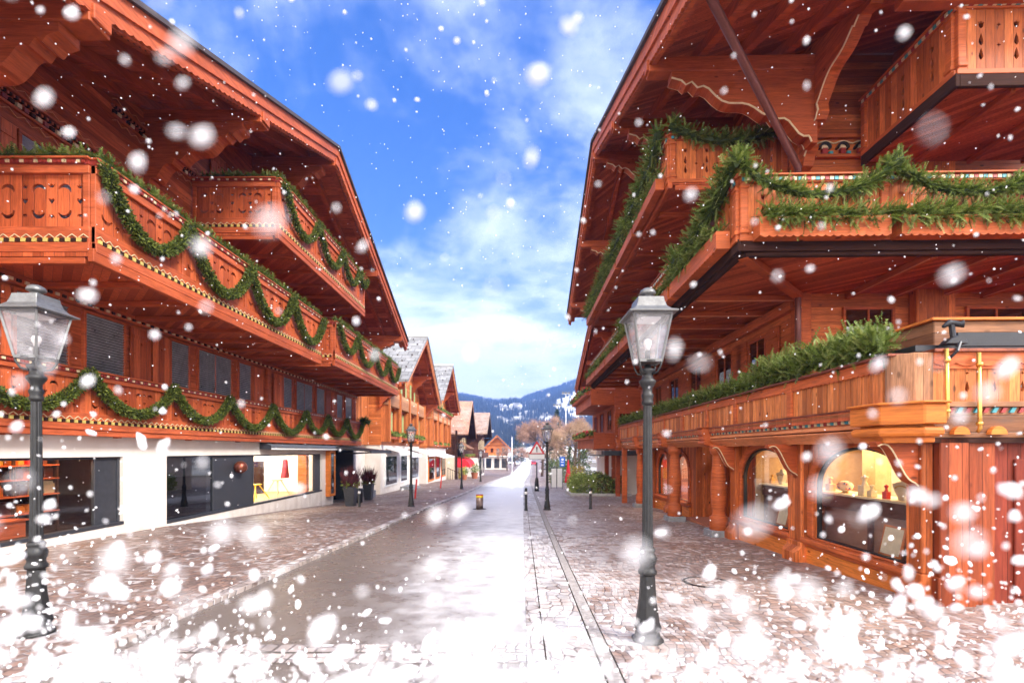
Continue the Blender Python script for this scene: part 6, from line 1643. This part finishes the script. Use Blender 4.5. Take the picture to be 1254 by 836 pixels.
for k in range(70):
    y = sr.uniform(.45, 1.0); addf(sr.uniform(-1.25, 1.25)*y, y, 1.7+sr.uniform(-.5, 1.0)*y, sr.uniform(.004, .0085))
for k in range(7000):      # loose snow whirling low over the ground
    y = sr.uniform(.9, 4.6); u = sr.uniform(-1.3, 1.3); edge = abs(u)**2
    low = 1.7-.53*y
    if noise.noise(Vector((u*2.6, y*1.1, 4.))) + .35*noise.noise(Vector((u*7., y*3., 8.))) < sr.uniform(-.55, .25): continue
    zz = low + sr.expovariate(1.)*(.060+.105*edge)*y
    if abs(u) < .5 and sr.random() < .5: continue
    addf(u*y, y, zz, sr.uniform(.003, .010)*(1 if sr.random() < .8 else 1.9)*(.55+.25*y))
for k in range(230):
    y = sr.uniform(.5, 1.6); u = sr.uniform(-1.3, 1.3); addf(u*y, y, 1.7-.52*y+sr.expovariate(1.)*(.045+.13*u*u)*y, sr.uniform(.008, .020)*y**.5)
for k in range(130):
    y = sr.uniform(1.6, 4.); u = sr.uniform(-1.3, 1.3); addf(u*y, y, 1.7-.52*y+sr.expovariate(1.)*(.06+.06*u*u)*y, sr.uniform(.02, .042))
def infr(f): return abs(f[0]/f[1]) < 1.08 and -.49 < (f[2]-1.7)/f[1] < .95
vis = sorted([f for f in fl if infr(f)], key=lambda f: -f[3]/f[1]); big = vis[:300]; bs_ = set(big)
from mathutils import Euler
for f in big:
    o = bpy.data.objects.new('snowflake', FM[sr.randrange(5)]); COL.objects.link(o); o.location = f[:3]
    q = sr.uniform(.9, 1.5); o.scale = (f[3]*q, f[3]*sr.uniform(.5, .95), f[3]*sr.uniform(.45, .9)); o.rotation_euler = (sr.uniform(-.6, .6), sr.gauss(-.6, .5), sr.uniform(-.7, .7))
    tag(o, 'soft white snowflake drifting in the air before the street', 'snowflake', 'large snowflakes falling before the street')
bm0 = bmesh.new(); bmesh.ops.create_icosphere(bm0, subdivisions=1, radius=1.); iv = [v.co.copy() for v in bm0.verts]; iff = [tuple(v.index for v in f.verts) for f in bm0.faces]; bm0.free()
mb = MB(); mb.smooth = True
for f in fl:
    if f in bs_: continue
    rm = Euler((sr.uniform(0, 6), sr.uniform(0, 6), sr.uniform(0, 6))).to_matrix(); s1, s2 = sr.uniform(.45, 1.), sr.uniform(.4, .9); c = Vector(f[:3])
    mb.add([c + rm @ Vector((v.x*f[3], v.y*f[3]*s1, v.z*f[3]*s2)) for v in iv], iff)
tag(mb.build('falling_snow', 'snow_flake', None, (0, 4, 1), recalc=False), 'countless tiny white snowflakes falling along the street', 'snow', None, 'stuff')

# ------------------------------------------------------------------ HAZE
HAZE = .00062
n = N('haze_air'); v = n.n('ShaderNodeVolumePrincipled'); v.inputs['Color'].default_value = (.20, .40, 1., 1); v.inputs['Density'].default_value = HAZE; v.inputs['Anisotropy'].default_value = .2
n.t.links.new(v.outputs[0], n.out.inputs[1])
mb = MB(); mb.box(-1730, 1730, -190, 1900, -12, 330)
hzo = mb.build('haze', 'haze_air', None, (0, 1000, 0)); tag(hzo, 'thin blue winter haze filling the valley', 'haze', None, 'stuff'); hzo.display_type = 'WIRE'

# ------------------------------------------------------------------ SKY, SUN, CAMERA
SUN_EL, SUN_AZ = R(38), R(124)      # azimuth clockwise from +Y (ahead): behind the camera to the right
w = bpy.data.worlds.new('World'); sc.world = w; w.use_nodes = True
nt = w.node_tree; nt.nodes.clear()
def wn_(t, **k):
    nd = nt.nodes.new(t)
    for a, b in k.items(): setattr(nd, a, b)
    return nd
sky = wn_('ShaderNodeTexSky', sky_type='NISHITA'); sky.sun_disc = False; sky.sun_elevation = SUN_EL; sky.sun_rotation = SUN_AZ; sky.air_density = 1.6; sky.ozone_density = 3.; sky.dust_density = .4
tc = wn_('ShaderNodeTexCoord'); sp = wn_('ShaderNodeSeparateXYZ'); nt.links.new(tc.outputs['Generated'], sp.inputs[0])
def wm(op, a, b=None, c=None):
    nd = wn_('ShaderNodeMath', operation=op)
    for i, q in enumerate((a, b, c)):
        if q is None: continue
        if isinstance(q, (int, float)): nd.inputs[i].default_value = q
        else: nt.links.new(q, nd.inputs[i])
    return nd.outputs[0]
zz = wm('ADD', wm('MAXIMUM', sp.outputs[2], 0.), .22)
cb = wn_('ShaderNodeCombineXYZ'); nt.links.new(wm('DIVIDE', sp.outputs[0], zz), cb.inputs[0]); nt.links.new(wm('DIVIDE', sp.outputs[1], zz), cb.inputs[1]); cb.inputs[2].default_value = 4.2
n1 = wn_('ShaderNodeTexNoise'); nt.links.new(cb.outputs[0], n1.inputs[0]); n1.inputs['Scale'].default_value = 1.5; n1.inputs['Detail'].default_value = 9; n1.inputs['Roughness'].default_value = .56; n1.inputs['Distortion'].default_value = .5
mr = wn_('ShaderNodeMapRange'); mr.interpolation_type = 'SMOOTHSTEP'; n2 = wn_('ShaderNodeTexNoise'); nt.links.new(cb.outputs[0], n2.inputs[0]); n2.inputs['Scale'].default_value = 5.2; n2.inputs['Detail'].default_value = 6; n2.inputs['Roughness'].default_value = .6
nt.links.new(wm('ADD', wm('MULTIPLY', n1.outputs[0], .74), wm('MULTIPLY', n2.outputs[0], .26)), mr.inputs[0]); mr.inputs[1].default_value = .39; mr.inputs[2].default_value = .61
hor = wn_('ShaderNodeMapRange'); hor.interpolation_type = 'SMOOTHSTEP'; nt.links.new(sp.outputs[2], hor.inputs[0]); hor.inputs[1].default_value = .40; hor.inputs[2].default_value = .05
cl = wm('MINIMUM', wm('ADD', wm('MULTIPLY', mr.outputs[0], .62), wm('MULTIPLY', hor.outputs[0], wm('ADD', wm('MULTIPLY', n1.outputs[0], 1.2), .25))), 1.)
hs = wn_('ShaderNodeHueSaturation'); hs.inputs['Saturation'].default_value = 1.5; hs.inputs['Value'].default_value = .42; hs.inputs['Hue'].default_value = .53; nt.links.new(sky.outputs[0], hs.inputs['Color'])
mx = wn_('ShaderNodeMix', data_type='RGBA'); nt.links.new(cl, mx.inputs[0]); nt.links.new(hs.outputs[0], mx.inputs[6]); 
# pale cloud ahead, unseen bright cloud added behind the camera as fill light
bk = wn_('ShaderNodeMapRange'); bk.interpolation_type = 'SMOOTHSTEP'; nt.links.new(sp.outputs[1], bk.inputs[0]); bk.inputs[1].default_value = .30; bk.inputs[2].default_value = -.45
cc = wn_('ShaderNodeMix', data_type='RGBA'); nt.links.new(bk.outputs[0], cc.inputs[0]); cc.inputs[6].default_value = (3.9, 4.1, 4.4, 1); cc.inputs[7].default_value = (9., 8.4, 7.7, 1); nt.links.new(cc.outputs[2], mx.inputs[7])
cl = wm('MINIMUM', wm('ADD', cl, wm('MULTIPLY', bk.outputs[0], .8)), 1.); nt.links.new(cl, mx.inputs[0])
bg = wn_('ShaderNodeBackground'); nt.links.new(mx.outputs[2], bg.inputs[0]); bg.inputs[1].default_value = .12
wo = wn_('ShaderNodeOutputWorld'); nt.links.new(bg.outputs[0], wo.inputs[0])

sl = bpy.data.lights.new('sun', 'SUN'); sl.energy = 1.5; sl.angle = R(14); sl.color = (1., .94, .86)
so_ = bpy.data.objects.new('sun', sl); COL.objects.link(so_)
dirv = Vector((math.sin(SUN_AZ)*math.cos(SUN_EL), math.cos(SUN_AZ)*math.cos(SUN_EL), math.sin(SUN_EL)))
so_.rotation_euler = dirv.to_track_quat('Z', 'Y').to_euler(); so_.location = dirv*60

cd = bpy.data.cameras.new('camera'); co_ = bpy.data.objects.new('camera', cd); COL.objects.link(co_)
co_.location = (0, 0, CAMZ); co_.rotation_euler = (R(90), 0, 0)
cd.sensor_width = 36; cd.lens = FPX/1254*36; cd.shift_y = (HY-418)/1254; cd.clip_start = .05; cd.clip_end = 6000
cd.dof.use_dof = True; cd.dof.focus_distance = 8.5; cd.dof.aperture_fstop = cd.lens/17.
sc.camera = co_
sc.view_settings.view_transform = 'Standard'; sc.view_settings.look = 'None'; sc.view_settings.gamma = 1; sc.view_settings.exposure = 2.17
sc.cycles.use_denoising = True
sc.cycles.max_bounces = 8; sc.cycles.diffuse_bounces = 5; sc.cycles.transparent_max_bounces = 16; sc.cycles.volume_bounces = 0; sc.cycles.caustics_reflective = False; sc.cycles.caustics_refractive = False
sc.cycles.sample_clamp_indirect = 6
